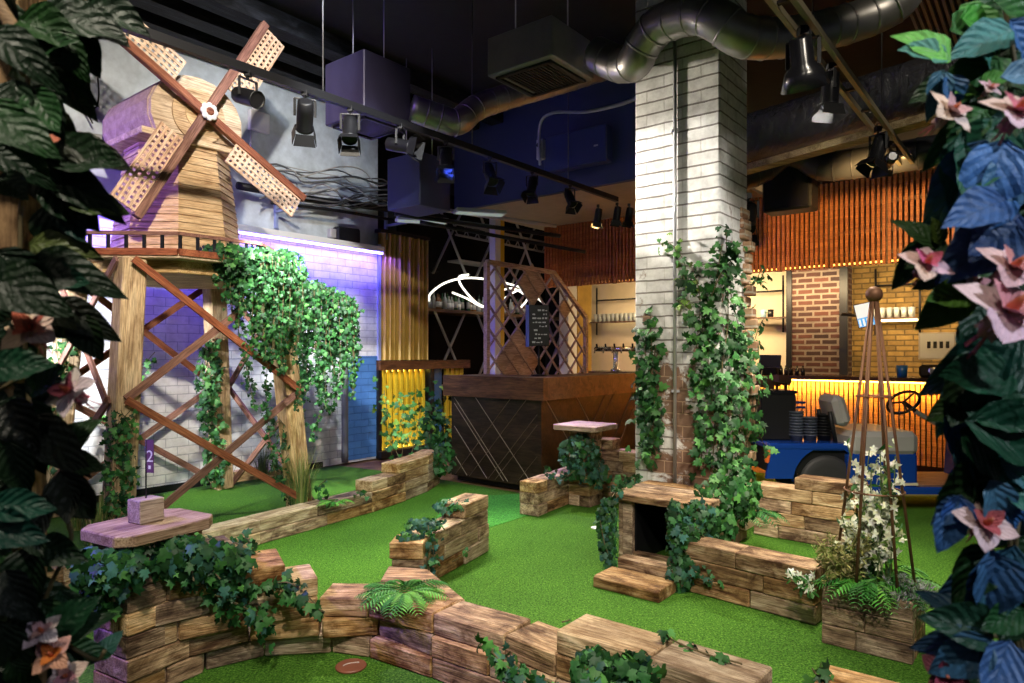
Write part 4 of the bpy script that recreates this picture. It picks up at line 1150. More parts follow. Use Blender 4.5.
# black cabinet over the bar
sp_ = thing('loudspeaker', 'big black loudspeaker cabinet hung before the orange canopy', 'loudspeaker', M=frame(at(762, 213, 7.6), VV))
S = W[sp_.name]
MB().span((0, 0, 0), (.52, .30, .60), None, .02).build('cabinet', M_BLACK, sp_, S)
MB().span((.03, -.012, .03), (.49, .0, .57)).build('grille', M_BLACKG, sp_, S)
MB().span((.1, .1, .6), (.42, .2, .9)).build('bracket', M_BLACK, sp_, S)
# loudspeaker standing on the ledge of the wall
lp = thing('loudspeaker', 'dark blue loudspeaker lying on the lit ledge of the white wall', 'loudspeaker', M=frame(wpx(335) + V(0, 0, LED_Z + .05) + VV * .02, U))
S = W[lp.name]
MB().prism([(0, -.04), (.34, -.10), (.34, .09), (0, .09)], 0, .20, None, .02).build('cabinet', M_BLACK, lp, S)
MB().span((.02, -.115, .02), (.33, -.095, .18), Matrix.Rotation(-.10, 4, 'Z')).build('grille', M_BLACKG, lp, S) if False else None
MB().span((-.10, -.02, .04), (-.0, .06, .16), None, .01).build('mount', M_SEAT, lp, S)
# cabinets, pipes and cables on the upper wall
def wall_box(name, label, cat, px, py, w_, h_, d_, mat):
    p = wpx(px); t = thing(name, label, cat, M=frame(V(p.x, p.y, hz(py, p.y)) + VV * (-.10), U)); S = W[t.name]
    MB().span((0, -d_, 0), (w_, 0, h_), None, .008).build('casing', mat, t, S); return t, S
t, S = wall_box('junction_box', 'pale square junction box high on the grey plaster wall', 'junction box', 252, 128, .26, .24, .07, M_WHITE)
MB().tube([V(.08, -.03, .24), V(.08, -.03, .34)], .03, 10).build('gland', M_WHITE, t, S); MB().tube([V(.03, -.03, 0), V(.03, -.03, -.30)], .012, 8).build('conduit', M_PIPE, t, S)
def pipe(label, pts, r, mat, name='pipe', cat='pipe', k=5): return tag(MB().tube(catmull(pts, k), r, 10).build(name, mat), label, cat)
def wp(px, py, off=.12): p = wpx(px); return V(p.x, p.y, hz(py, p.y)) + VV * off
pipe('thick black pipe running along the wall above the light ledge', [wp(232, 187), wp(300, 200), wp(360, 207), wp(440, 219)], .045, M_BLACK)
pipe('thin black rail under the thick black pipe on the wall', [wp(262, 205, .2), wp(330, 213, .2), wp(400, 224, .2), wp(470, 232, .2)], .02, M_BLACK)
pipe('grey lagged pipe behind the sail at the top of the white wall', [wp(60, 143, .3), wp(90, 147, .3), wp(124, 152, .3)], .06, M_SEAT)
RC = random.Random(3)
CBL = ['grey cable looping over the black wall pipe', 'slack cable in the tangle above the black wall pipe', 'thin cable drooping in the tangle by the purple unit', 'cable at the top of the tangle on the plaster wall']
for k in range(14):
    y0 = 172 + RC.uniform(-6, 24); pts = []
    for px in range(252, 425, 24):
        pts.append(wp(px + RC.uniform(-8, 8), y0 + (px - 252) * .10 + RC.uniform(-9, 9), .10 + RC.random() * .14))
    tag(MB().tube(catmull(pts, 4), RC.uniform(.006, .014), 6).build('cable', M_CABLE if k % 3 else M_SEAT), 'loose grey cable in the tangle along the black wall pipe', 'cable', 'cables tangled along the wall pipe')
pipe('thin cable hooked in an S on the pale plaster by the flowers', [wp(97, 78, .02), wp(98, 95, .02), wp(95, 108, .02), wp(84, 108, .02), wp(88, 116, .02), wp(92, 124, .02)], .008, M_BLACK, 'cable', 'cable')
# brackets on the wall
for k, (px, py) in enumerate(((276, 212), (386, 226))):
    p = wp(px, py, .0); t = thing('wall_bracket', ('steel bracket holding the wall pipe near the sail tip', 'pale blue steel bracket at the gold curtain top')[k], 'bracket', p)
    mb = MB(); mb.bar(p, p + VV * .42, .05, .03); mb.bar(p + V(0, 0, -.2), p + V(0, 0, .25), .05, .03, U); mb.build('arm', plain('blue steel', (.25, .30, .48), .4), t)
# blue cabinet, socket and hose on the soffit face
cab = thing('cabinet_box', 'long blue cabinet box on the dark soffit face', 'cabinet', M=frame(at(613, 163, 8.5), -VV))
S = W[cab.name]
MB().span((0, 0, 0), (.95, .16, .46), None, .012).build('casing', plain('blue casing', (.018, .03, .13), .5), cab, S)
MB().span((.12, .161, .20), (.18, .165, .22)).build('badge', M_PIPE, cab, S)
sk = thing('socket_box', 'small steel switch box at the end of the blue cabinet', 'switch', M=frame(at(546, 160, 8.7), -VV))
S = W[sk.name]
MB().span((0, 0, 0), (.10, .08, .26), None, .01).build('casing', M_PIPE, sk, S); MB().lathe([(.03, .0), (.03, .02)], Matrix.Translation(V(.05, .08, .18)) @ Matrix.Rotation(-PI / 2, 4, 'X'), 12).build('dial', M_BLACK, sk, S)
pipe('grey hose curving from the switch box to the column', [at(540, 165, 8.6), at(540, 125, 8.6), at(553, 113, 8.3), at(585, 112, 7.5), at(618, 105, 6.6), at(642, 96, 5.9)], .018, M_PIPE, 'hose', 'hose')
# pipes and strip lights in front of the bottle rack
for k, (a, b, lab, r, m) in enumerate(((at(395, 214, 8.8), at(560, 236, 9.6), 'black scaffold bar above the lattice screen', .03, M_BLACK), (at(420, 222, 8.6), at(585, 252, 9.3), 'lower black scaffold bar before the lattice top', .025, M_BLACK), (at(430, 208, 9.6), at(556, 226, 10.4), 'pale steel tube under the soffit', .03, M_PIPE))):
    pipe(lab, [a, (a + b) / 2, b], r, m)
for k, (px, py, lab) in enumerate(((422, 222, 'pale strip light panel over the gold curtain'), (480, 214, 'pale strip light panel over the bottle rack'))):
    t = thing('ceiling_light', lab, 'light', M=frame(at(px, py, 9.2), V(.95, .3, 0))); S = W[t.name]
    MB().span((-.35, -.12, 0), (.35, .12, .05), None, .01).build('casing', M_GREYP, t, S); MB().span((-.32, -.09, -.006), (.32, .09, .0)).build('diffuser', plain('dim diffuser', (.5, .55, .5), .5, emit=(.6, .75, .65), es=.25), t, S)
# conduit on the column
cq = on_line(676, CC, VV)
cd_ = thing('conduit', 'thin white pipe running down the column face', 'pipe', V(cq.x, cq.y, 0) - U * .02)
MB().tube([V(cq.x, cq.y, .5) - U * .02, V(cq.x, cq.y, CEIL) - U * .02], .014, 10).build('pipe', M_PIPE, cd_)
for z in (1.2, 2.2, 3.2): MB().box(V(cq.x, cq.y, z) - U * .012, (.06, .03, .02), None).build('clip', M_PIPE, cd_)
# pipe on the white wall at the blue paint
p = wp(343, 470, .04)
pipe('grey brown downpipe on the white wall beside the blue paint', [V(p.x, p.y, .02), V(p.x, p.y, .8), V(p.x, p.y, 1.5)], .045, M_CABLE)
# pale upstand planks at the foot of the wall
for k, (x0, x1) in enumerate(((228, 262), (262, 275))):
    a = wp(x0, 480, .14); b = wp(x1, 480, .14); t = thing('timber_offcut', ('short pale sleeper lying at the foot of the white wall', 'smaller pale offcut by the leg grass at the white wall')[k], 'timber')
    t.location = (a.x, a.y, 0); W[t.name] = Matrix.Translation(V(a.x, a.y, 0)); block(t, a, b, 0, .13 if k == 0 else .08, .12, 1, 'timber_block', M_PALE)
# ---------------------------------------------------------------- the blue golf cart
ct = thing('golf_cart', 'blue electric cart with grey seat, parked before the bar with golf bag aboard', 'cart', M=frame(V(2.42, 6.48, 0), V(1, -.02, 0)) @ Matrix.Diagonal((1, .62, 1, 1)))
CU = frame(V(2.42, 6.48, 0), V(1, -.02, 0))
C = W[ct.name]                                        # X to the front (right), Y away, near side at y = 0
def cx(px): return (px - 512) / F * 6.45 - 2.42
def cz(py): return hz(py, 6.45)
x0, x1 = cx(768), cx(848)
# rear body with a wheel arch
n = 14; top = cz(443); wc = V(cx(828), 0, .30); ra = .335
pts = [(x0 - .02, .30), (x0 + .03, top - .05), (x0 + .10, top), (cx(914), top), (cx(914), .22), (wc.x + ra, .22)]
for k in range(n + 1):
    a = PI * k / n
    if .30 + ra * math.sin(a) > .22: pts.append((wc.x + ra * math.cos(a), .27 + ra * math.sin(a)))
pts += [(wc.x - ra, .30)]
S2 = frame(V(0, .0, 0), V(1, 0, 0), V(0, -1, 0))       # local xy -> cart xz
mb = MB(); mb.prism(pts, -.06, 0.0, C @ Matrix(((1, 0, 0, 0), (0, 0, 1, 0), (0, 1, 0, 0), (0, 0, 0, 1))))
mb.build('near_side_panel', M_CARTB, ct, None)
mb = MB(); mb.prism(pts, 1.10, 1.16, C @ Matrix(((1, 0, 0, 0), (0, 0, 1, 0), (0, 1, 0, 0), (0, 0, 0, 1))))
mb.build('far_side_panel', M_CARTB, ct, None)
MB().span((x0, -.07, top - .07), (cx(845), 1.16, top), None, .02).build('rear_deck', M_CARTB, ct, C)
MB().span((x0 + .05, .02, .34), (cx(914) - .05, 1.10, top - .08)).build('inner_tub', M_BLACK, ct, C)
MB().box((x0 + .0, -.03, top - .12), (.05, .06, .14), None, .01).build('tail_reflector', plain('orange reflector', (.8, .16, .03), .3), ct, C)
# seat base with stripes, seat and backrest
MB().span((cx(846), -.10, .22), (cx(914), 1.14, cz(453)), None, .02).build('seat_base', M_CARTB, ct, C)
for z in (cz(483), cz(490)): MB().span((cx(880), -.106, z - .012), (cx(914) + .004, -.098, z + .012)).build('stripe', plain('cream stripe', (.6, .56, .42), .4), ct, C)
sb = MB(); sb.span((cx(848), -.12, cz(455)), (cx(915), 1.12, cz(431)), None, .05); sb.build('seat', M_SEAT, ct, C)
mbx = Matrix.Translation(V(cx(842), .25, cz(411))) @ Matrix.Rotation(-.28, 4, 'Y')
MB().box((0, 0, 0), (.13, .62, .30), C @ mbx, .045).build('backrest', M_SEAT, ct)
for y in (.05, .45): MB().tube([C @ V(cx(838), y, top), C @ V(cx(832), y, cz(412))], .02, 8).build('backrest_bar', M_BLACK, ct)
MB().span((cx(914), -.06, .20), (cx(1000), 1.12, .245)).build('floor_board', wood('brown floor mat', (.14, .06, .03), (.25, .11, .05), (.34, .17, .08), 5, .2, .1), ct, C)
MB().span((cx(846), -.12, .15), (cx(1000), -.05, .23), None, .01).build('side_sill', M_CARTB, ct, C)
MB().span((cx(846), -.13, .15), (cx(1000), -.121, .165)).build('sill_trim', plain('brass trim', (.5, .38, .12), .35, .6), ct, C)
# front cowl, mostly behind the flowers
MB().prism([(cx(985), .20), (cx(1060), .20), (cx(1050), .75), (cx(1000), .95), (cx(990), .92)], .0, 1.1, C @ Matrix(((1, 0, 0, 0), (0, 0, 1, 0), (0, 1, 0, 0), (0, 0, 0, 1))), .03).build('front_cowl', M_CARTB, ct)
# steering wheel and column
sw_ = C @ V(cx(914), .35, cz(403)); cd2 = (C @ V(cx(990), .35, cz(452)) - C @ V(cx(930), .35, cz(414)))
MB().tube([C @ V(cx(928), .35, cz(413)), C @ V(cx(995), .35, cz(455))], .022, 8).build('steering_column', M_SEAT, ct)
A3 = V(.70, .0, .62).normalized(); nrm = V(.62, .3, -.72).normalized(); e1 = nrm.cross(V(0, 1, 0)).normalized(); e2 = nrm.cross(e1)
sc_ = C @ V(cx(916), .35, cz(404))
whl = MB().tube([sc_ + (e1 * math.cos(a) + e2 * math.sin(a)) * .15 for a in [k * PI / 12 for k in range(24)]], .014, 8, closed=True).build('steering_wheel', M_BLACKG, ct)
mb = MB()
for a in (0, 2.1, 4.2): mb.tube([sc_, sc_ + (e1 * math.cos(a) + e2 * math.sin(a)) * .15], .010, 6)
mb.tube([sc_, C @ V(cx(930), .35, cz(414))], .02, 8)
mb.build('spoke', M_BLACK, whl)
# wheels
for px, yy in ((828, -.02), (828, 1.0), (1030, -.02), (1030, 1.0)):
    Mx = C @ Matrix.Translation(V(cx(px), yy, .26)) @ Matrix.Rotation(-PI / 2, 4, 'X')
    wl_ = MB().lathe([(.14, 0), (.22, -.015), (.255, .02), (.26, .09), (.255, .15), (.22, .18), (.14, .165)], Mx, 26).build('tyre', M_RUBBER, ct)
    MB().lathe([(.145, .02), (.13, .01), (.05, .0), (.03, -.012)], Mx, 20).build('hub', M_SEAT, wl_)
# rear rail
mb = MB(); z = cz(407)
for dz in (0, -.05): mb.tube([C @ V(cx(800), .9, z + dz), C @ V(cx(830), .9, z + dz)], .012, 8)
mb.build('grab_rail', M_CARTB, ct)
# bag with clubs and the baskets on the deck
bg = thing('golf_bag', 'tall black golf bag box standing on the rear of the blue cart', 'golf bag', M=CU @ Matrix.Translation(V(cx(768), .16, top)))
B = W[bg.name]; bw_ = (802 - 766) / F * 6.45
MB().span((0, 0, 0), (bw_, .42, cz(395) - top), None, .012).build('bag', M_BLACK, bg, B)
MB().span((-.005, -.005, cz(395) - top), (bw_ + .005, .425, cz(392) - top)).build('rim', M_BLACKG, bg, B)
CL = 'golf club in the black bag, its dark head showing above the rim'
for k in range(7):
    x = .10 + k * .034; y = .08 + (k * 37 % 5) * .06; hgt = .045 + (k * 53 % 7) * .009
    g = thing('golf_club', CL, 'golf club', M=B @ Matrix.Translation(V(x, y, cz(394) - top)), group='golf clubs in the bag'); G = W[g.name]
    MB().tube([V(0, 0, -.5), V(.01, 0, hgt)], .006, 6).build('shaft', M_CHROME, g, G)
    hd = G @ Matrix.Translation(V(-.015, 0, hgt)) @ Matrix.Rotation(RN.uniform(-.5, .5), 4, 'Z') @ Matrix.Rotation(.25, 4, 'Y')
    MB().hull([hd @ V(*p) for p in ((.06, -.03, .045), (.06, .03, .045), (-.12, -.04, .05), (-.13, .03, .045), (.06, -.03, 0), (.06, .03, -.0), (-.10, -.04, -.018), (-.11, .03, -.015), (-.04, -.045, .065))]).build('head', plain('dark club head', (.10, .045, .03), .35, .4) if k == 0 else bpy.data.materials['dark club head'], g)
for i, (px, nb, lab) in enumerate(((804, 9, 'ball basket in the taller stack beside the golf bag'), (818, 7, 'ball basket in the lower stack beside the first'), (832, 8, 'dark ball basket in the stack by the backrest'))):
    proto = None
    for k in range(nb):
        M = CU @ Matrix.Translation(V(cx(px), .16, top + .001 + k * .028))
        if proto is None:
            proto = thing('ball_basket', lab, 'basket', M=M, group='stack of ' + lab.replace('ball basket', 'baskets'))
            m = (plain('dark grey basket', (.085, .10, .14), .45), plain('slate basket', (.06, .07, .10), .45), M_BLACK)[i]
            MB().lathe([(.055, 0), (.064, .05), (.070, .052), (.070, .062), (.062, .062), (.055, .008)], None, 16).build('bowl', m, proto, M)
        else: dup(proto, M)
# ---------------------------------------------------------------- ivy, ferns, grasses
G_DARK, G_MID, G_LITE, G_BLUE, G_YEL = (.010, .050, .013), (.024, .105, .024), (.065, .20, .045), (.035, .115, .085), (.17, .30, .05)
def ivy(label, strands, dens=60, size=.055, spread=.06, facing=V(0, -1, .3), cols=((G_DARK, 2), (G_MID, 4), (G_LITE, 2)), drop=.6, name='ivy', stems=True, cat='ivy', group=None, flat=.6):
    """strands: list of lists of points (each a stem); leaves hang along them"""
    t = thing(name, label, cat, Vector(strands[0][0]), group=group)
    pal = [c for c, k in cols for _ in range(k)]
    lm = LM(); mb = MB()
    for s in strands:
        P = catmull(s, 5) if len(s) > 2 else [Vector(s[0]).lerp(Vector(s[1]), k / 6) for k in range(7)]
        if stems: mb.tube(P, .0035, 5)
        L = sum((b - a).length for a, b in zip(P, P[1:]))
        for _ in range(max(3, int(L * dens))):
            k = RN.random() * (len(P) - 1); i = int(k); p = P[i].lerp(P[min(i + 1, len(P) - 1)], k - i)
            off = rv(1.0) * spread * .6; off -= facing * min(0, off.dot(facing)) * flat
            n = (facing * 1.1 + off.normalized() * .5 + rv(.35)).normalized()
            tip = V(0, 0, -1) * drop + rv(.5) + off.normalized() * .5
            sz = size * RN.uniform(.6, 1.25)
            lm.add(IVY, aim(p + off, tip, n, sz), jit(RN.choice(pal), .4))
    if stems: mb.build('stem', M_STEM, t)
    else: mb.bm.free()
    lm.build('foliage', M_IVY, t); return t
def cloud(label, blobs, n, size=.055, facing=V(0, -1, .2), cols=((G_DARK, 2), (G_MID, 4), (G_LITE, 3)), trails=(), name='ivy', tdens=55):
    """a hanging mass: leaves over the shell of ellipsoids (centre, radii, share), with trailing stems"""
    t = thing(name, label, 'ivy', Vector(blobs[0][0])); pal = [c for c, k in cols for _ in range(k)]
    lm = LM(); tot = sum(b[2] for b in blobs)
    for c, r, sh in blobs:
        for _ in range(int(n * sh / tot)):
            d = rv().normalized()
            if d.dot(facing) < -.35: d = -d
            k = RN.uniform(.75, 1.05); p = Vector(c) + V(d.x * r[0], d.y * r[1], d.z * r[2]) * k
            nn = (d * .7 + facing * .7 + rv(.35)).normalized()
            lm.add(IVY, aim(p, V(0, 0, -.8) + rv(.45), nn, size * RN.uniform(.6, 1.3)), jit(RN.choice(pal), .45))
    mb = MB()
    for s in trails:
        P = catmull(s, 5); mb.tube(P, .003, 5); L = sum((b - a).length for a, b in zip(P, P[1:]))
        for _ in range(int(L * tdens)):
            k = RN.random() * (len(P) - 1); i = int(k); p = P[i].lerp(P[min(i + 1, len(P) - 1)], k - i) + rv(.022)
            lm.add(IVY, aim(p, V(0, 0, -.8) + rv(.5), (facing + rv(.4)).normalized(), size * RN.uniform(.5, 1.1)), jit(RN.choice(pal), .45))
    for c, r, sh in blobs:
        for _ in range(5):
            d = rv().normalized(); mb.tube(catmull([Vector(c), Vector(c) + V(d.x * r[0], d.y * r[1], d.z * r[2]) * .6, Vector(c) + V(d.x * r[0], d.y * r[1], d.z * r[2] - .05)], 3), .004, 5)
    mb.build('stem', M_STEM, t); lm.build('foliage', M_IVY, t); return t
def S(Z, *pp): return [at(x, y, Z if not isinstance(Z, tuple) else Z[0] + (Z[1] - Z[0]) * i / max(1, len(pp) - 1)) for i, (x, y) in enumerate(pp)]

# ivy tumbling from the windmill platform
def drape(xs, y0, Z, lens, amp=5):
    out = []
    for x, L in zip(xs, lens):
        out.append(S(Z, (x, y0(x) if callable(y0) else y0), (x + RN.uniform(-amp, amp), (y0(x) if callable(y0) else y0) + L * .5), (x + RN.uniform(-amp, amp), (y0(x) if callable(y0) else y0) + L)))
    return out
t1x = list(range(216, 304, 4)); t2x = list(range(298, 362, 4))
DKM = ((G_DARK, 4), (G_MID, 5), (G_LITE, 1))
cloud('great mass of ivy tumbling from the windmill platform over its right leg', [
    (at(262, 280, 6.15), (.32, .25, .30), 3), (at(240, 262, 6.0), (.22, .2, .13), 1.4), (at(275, 325, 6.2), (.22, .2, .30), 1.6), (at(224, 250, 5.9), (.20, .15, .06), .5), (at(288, 272, 6.3), (.16, .18, .22), 1), (at(292, 305, 6.5), (.2, .2, .3), 1.2)], 2000, .050, cols=DKM,
    trails=drape(t1x, lambda x: 252 + abs(x - 258) * .25, 5.95, [RN.uniform(20, 60) + max(0, 75 - abs(x - 272) * 1.4) for x in t1x]) + [S(6.1, (246, 330), (246, 365), (254, 405)), S(6.15, (268, 350), (266, 400), (270, 440), (276, 480)), S(6.1, (235, 300), (240, 340), (250, 380)), S(6.2, (292, 350), (300, 380), (296, 410)), S(5.8, (205, 254), (225, 257), (240, 262))], tdens=75)
cloud('second broad ivy mass hanging on the white wall by the blue paint', [
    (at(325, 320, 7.1), (.34, .22, .36), 3), (at(343, 340, 7.2), (.18, .18, .24), 1.2), (at(314, 345, 7.0), (.26, .18, .34), 1.4), (at(312, 300, 7.0), (.24, .2, .20), 1.1)], 1600, .052, cols=DKM,
    trails=drape(t2x, lambda x: 286 + abs(x - 322) * .45, 6.85, [RN.uniform(40, 80) + max(0, 45 - abs(x - 326) * .8) for x in t2x]) + [S(7.0, (318, 380), (322, 405), (314, 430), (310, 438)), S(7.0, (300, 380), (300, 400), (304, 425)), S(7.1, (338, 370), (334, 400), (330, 415)), S(7.0, (324, 385), (326, 400), (328, 412)), S(7.1, (352, 345), (358, 355), (356, 372))], tdens=75)
def leg_ivy(label, i, z0, z1, off, n=3, size=.055, dens=70):
    st = []
    for k in range(n):
        pts = []
        for q in range(6):
            z = z0 + (z1 - z0) * q / 5; p = leg_at(i, z)
            pts.append(p + off * .13 + VV * 0 + V(math.sin(q * 1.9 + k * 2) * .09, -.02, 0))
        st.append(pts)
    return ivy(label, st, dens, size, .05, off + V(0, 0, .2))
leg_ivy('ivy climbing the front windmill leg behind the purple flag', 0, .10, 1.05, V(.45, -.85, 0), 3)
leg_ivy('ivy wound round the rear windmill leg against the white wall', 2, .1, 1.6, V(-.2, -.95, 0), 4, .065)
leg_ivy('sparse ivy at the left rear windmill leg', 3, .3, 1.7, V(.3, -.9, 0), 2, .06, 45)
leg_ivy('narrow ivy strand at the foot of the right windmill leg', 1, .05, .9, V(-.75, -.6, 0), 2, .05, 60)
ivy('loose ivy sprig between the windmill braces', [S(6.3, (140, 372), (148, 360), (155, 352)), S(6.3, (88, 420), (100, 415), (112, 420))], 40, .06, .05)
# ornamental grasses
def grass(label, c, n, hgt, r, cols, lean=.25, name='grass_tuft'):
    t = thing(name, label, 'grass', c); lm = LM()
    for _ in range(n):
        a = RN.random() * 2 * PI; d = V(math.cos(a), math.sin(a), 0); b = Vector(c) + d * r * RN.random()
        h_ = hgt * RN.uniform(.55, 1.05); le = lean * RN.uniform(.2, 1.4); w_ = RN.uniform(.004, .008)
        prev = b; col = jit(RN.choice(cols), .3); side = V(-d.y, d.x, 0)
        pts = [b + d * le * h_ * q * q + V(0, 0, h_ * (q - .25 * le * q * q)) for q in (0, .35, .7, 1)]
        i0 = len(lm.v)
        for q, p in enumerate(pts):
            ww = w_ * (1 - q / 3.2)
            lm.v.extend([(p - side * ww)[:], (p + side * ww)[:]])
        for q in range(3):
            lm.f.append((i0 + 2 * q, i0 + 2 * q + 1, i0 + 2 * q + 3, i0 + 2 * q + 2)); lm.c.extend((*col, 1) * 4); lm.uv.extend([0.0] * 8)
    lm.build('blade', M_IVY, t); return t
GR = [(.16, .22, .05), (.28, .30, .09), (.08, .17, .04), (.40, .38, .16)]
p = leg_at(1, 0); grass('tall straw green grass tuft at the right windmill leg', V(p.x + .05, p.y - .13, 0), 170, .62, .10, GR)
p = leg_at(0, 0); grass('grass tuft at the foot of the front windmill leg', V(p.x - .06, p.y - .13, 0), 110, .55, .10, GR)
p = gp(266, 478); grass('grey green grass tuft standing against the white wall', V(p.x, p.y - .12, 0), 90, .42, .07, [(.10, .16, .07), (.16, .2, .1)])
p = gp(232, 484); grass('small green grass tuft beside the rear windmill leg', V(p.x, p.y - .1, 0), 60, .34, .05, [(.05, .2, .04), (.1, .25, .06)])
p = gp(75, 530); grass('grass tuft at the left behind the flowers', V(p.x, p.y, 0), 60, .4, .06, GR)

# ivy on the near post and its wall
PC = V(-1.62, 2.87, 0)
o1 = d1 * 1.0
cloud('thick ivy collar under the cap of the near post, trailing over the stepped sleepers', [
    (PC + V(-.07, .0, .60), (.16, .12, .10), 1.5), (PC + d1 * .22 + V(.05, -.03, .60), (.24, .10, .09), 2), (PC + V(-.14, .06, .50), (.09, .08, .12), 1), (PC + d1 * .30 + V(.10, -.03, .55), (.20, .08, .07), 1.2)], 520, .058, facing=V(.25, -.9, .35), cols=((G_DARK, 3), (G_MID, 4), (G_BLUE, 2), (G_LITE, 1)),
    trails=[S((2.95, 3.15), (165, 565), (190, 582), (215, 590), (240, 598)), S((3.0, 3.2), (205, 560), (228, 575), (226, 600), (222, 625)), S((3.05, 3.2), (215, 595), (240, 605), (262, 620), (266, 636)), S((2.8, 2.85), (100, 560), (98, 580), (112, 605)), S((2.85, 2.9), (118, 560), (120, 590), (126, 600))], tdens=80)
ivy('ivy sprays lying over the stepped sleepers beside the near wall', [S(3.18, (232, 600), (262, 588), (290, 583), (318, 606)), S(3.2, (236, 612), (258, 604), (268, 622), (262, 636)), S(3.18, (282, 590), (300, 600), (325, 612)), S(3.12, (200, 590), (230, 592), (250, 585))], 70, .055, .03, V(.25, -.9, .4))
ivy('small ivy tuft behind the topmost stepped sleeper', [S(3.45, (236, 553), (246, 538), (254, 552)), S(3.4, (225, 540), (240, 545), (250, 556))], 90, .045, .03, V(.2, -.9, .4))
# fern on the bend
def frond(lm, base, d, L, col, rise=.5, w=.28, np=15):
    d = Vector(d).normalized(); side = V(-d.y, d.x, 0).normalized()
    prev = None
    for k in range(np + 1):
        q = k / np; p = Vector(base) + d * L * q + V(0, 0, L * (rise * q - rise * 1.15 * q * q))
        if prev is not None:
            ln = L * w * math.sin(PI * (q * .92 + .06)) ** .8
            for s in (1, -1):
                lm.add(SMALL, aim(p, side * s + d * .55 + V(0, 0, -.15), V(0, 0, 1) + d * .1, ln, .42), jit(col, .25))
        prev = p
def fern(label, c, n, L, cols, rise=.5, spread=PI * 2, a0=0.0, name='fern', w=.28):
    t = thing(name, label, 'fern', c); lm = LM()
    for k in range(n):
        a = a0 + spread * (k + RN.random() * .6) / n
        frond(lm, Vector(c), V(math.cos(a), math.sin(a), 0), L * RN.uniform(.7, 1.15), RN.choice(cols), rise * RN.uniform(.5, 1.4), w)
    lm.build('frond', M_IVY, t); return t
FG = [(.03, .17, .02), (.06, .26, .03), (.12, .34, .045)]
fc = gp(405, 594, .30)
fern('bright green fern lying on the bend of the near wall', fc, 20, .25, FG, .55)
# middle wall ivy
cloud('blue green ivy draped over the top of the middle sleeper wall', [(at(425, 523, 4.45), (.13, .10, .025), 1.4), (at(452, 504, 4.9), (.13, .11, .025), 1), (at(408, 536, 4.3), (.07, .06, .025), .6)], 210, .048, facing=V(0, -.7, .7), cols=((G_BLUE, 4), (G_MID, 2), (G_LITE, 1)),
      trails=[S((4.35, 4.2), (428, 525), (430, 550), (428, 580)), S((4.4, 4.3), (436, 520), (434, 545), (432, 566)), S((4.95, 4.9), (462, 500), (464, 520), (468, 530))], tdens=100)
ivy('tiny ivy sprig at the foot of the middle wall', [S(4.6, (452, 562), (462, 556), (470, 550))], 40, .04, .02)
# ivy against the second post
cloud('dark ivy wrapping the second post by the reception desk', [(at(580, 452, 6.55), (.20, .14, .17), 2), (at(590, 470, 6.5), (.18, .12, .10), 1)], 330, .062, cols=((G_DARK, 4), (G_BLUE, 3), (G_MID, 1)),
      trails=[S((6.5, 6.3), (572, 470), (556, 474), (543, 466)), S(6.4, (575, 470), (562, 480), (556, 478)), S(6.4, (598, 462), (604, 478), (598, 486))])
# kennel ivy
cloud('ivy column growing up the near post of the little tunnel', [(at(607, 520, 4.76), (.065, .06, .16), 2), (at(608, 545, 4.72), (.045, .05, .11), 1)], 190, .050, cols=((G_BLUE, 2), (G_DARK, 2), (G_MID, 3)), trails=[S((4.75, 5.3), (612, 497), (622, 484), (640, 476)), S((4.7, 4.65), (600, 520), (605, 545), (614, 568))], tdens=120)
cloud('bushy ivy spilling down the far post of the little tunnel', [(at(682, 548, 4.32), (.10, .08, .18), 2.2), (at(698, 520, 4.45), (.12, .1, .14), 1.6), (at(674, 520, 4.32), (.05, .05, .13), .8), (at(682, 578, 4.27), (.08, .06, .08), .8)], 400, .055, cols=((G_DARK, 3), (G_BLUE, 2), (G_MID, 4)), trails=[S((4.2, 4.1), (688, 565), (700, 575), (714, 582)), S(4.25, (672, 570), (676, 588), (684, 594))], tdens=110)
cloud('leafy heap filling the gap between the tunnel and the column', [(at(724, 502, 4.75), (.22, .14, .19), 2), (at(740, 490, 4.95), (.15, .12, .18), 1.2), (at(712, 522, 4.6), (.18, .1, .13), 1)], 480, .058, cols=((G_MID, 5), (G_LITE, 3), (G_DARK, 2)))
p = at(748, 470, 5.05)
fern('fern at the foot of the column behind the leafy heap', V(p.x, p.y, .28), 11, .30, [(.03, .14, .03), (.05, .2, .04)], .7)
# ivy on the column
def colpt(px, py, off=.04):
    q = on_line(px, CC - U * off, VV)
    if q.dot(VV) > CC.dot(VV): q = on_line(px, CC + VV * off, U)
    return V(q.x, q.y, hz(py, q.y))
def cs(*pp): return [colpt(x, y) for x, y in pp]
LF = (-U + V(0, 0, .2)).normalized(); RF = (VV + V(0, 0, .2)).normalized()
ivy('slim column of ivy climbing the far edge of the whitewashed column', [cs((650, 470), (648, 420), (652, 370), (650, 312)), cs((644, 460), (655, 410), (645, 350), (652, 325)), cs((656, 455), (648, 400), (656, 345)), cs((642, 445), (646, 400), (643, 365))], 78, .068, .075, LF)
ivy('broad ivy growth covering the near corner of the whitewashed column', [cs((702, 470), (700, 420), (695, 370), (700, 300), (690, 262)), cs((712, 475), (714, 420), (708, 360), (712, 310), (722, 245)), cs((724, 478), (728, 430), (722, 370), (728, 320), (726, 232)), cs((736, 470), (740, 420), (734, 365), (738, 330)), cs((746, 455), (748, 410), (750, 360)), cs((716, 440), (732, 400), (742, 350), (730, 290)), cs((706, 395), (716, 350), (702, 330), (718, 280), (730, 262))], 78, .070, .085, (LF + RF).normalized(), cols=((G_DARK, 3), (G_MID, 5), (G_LITE, 3)))
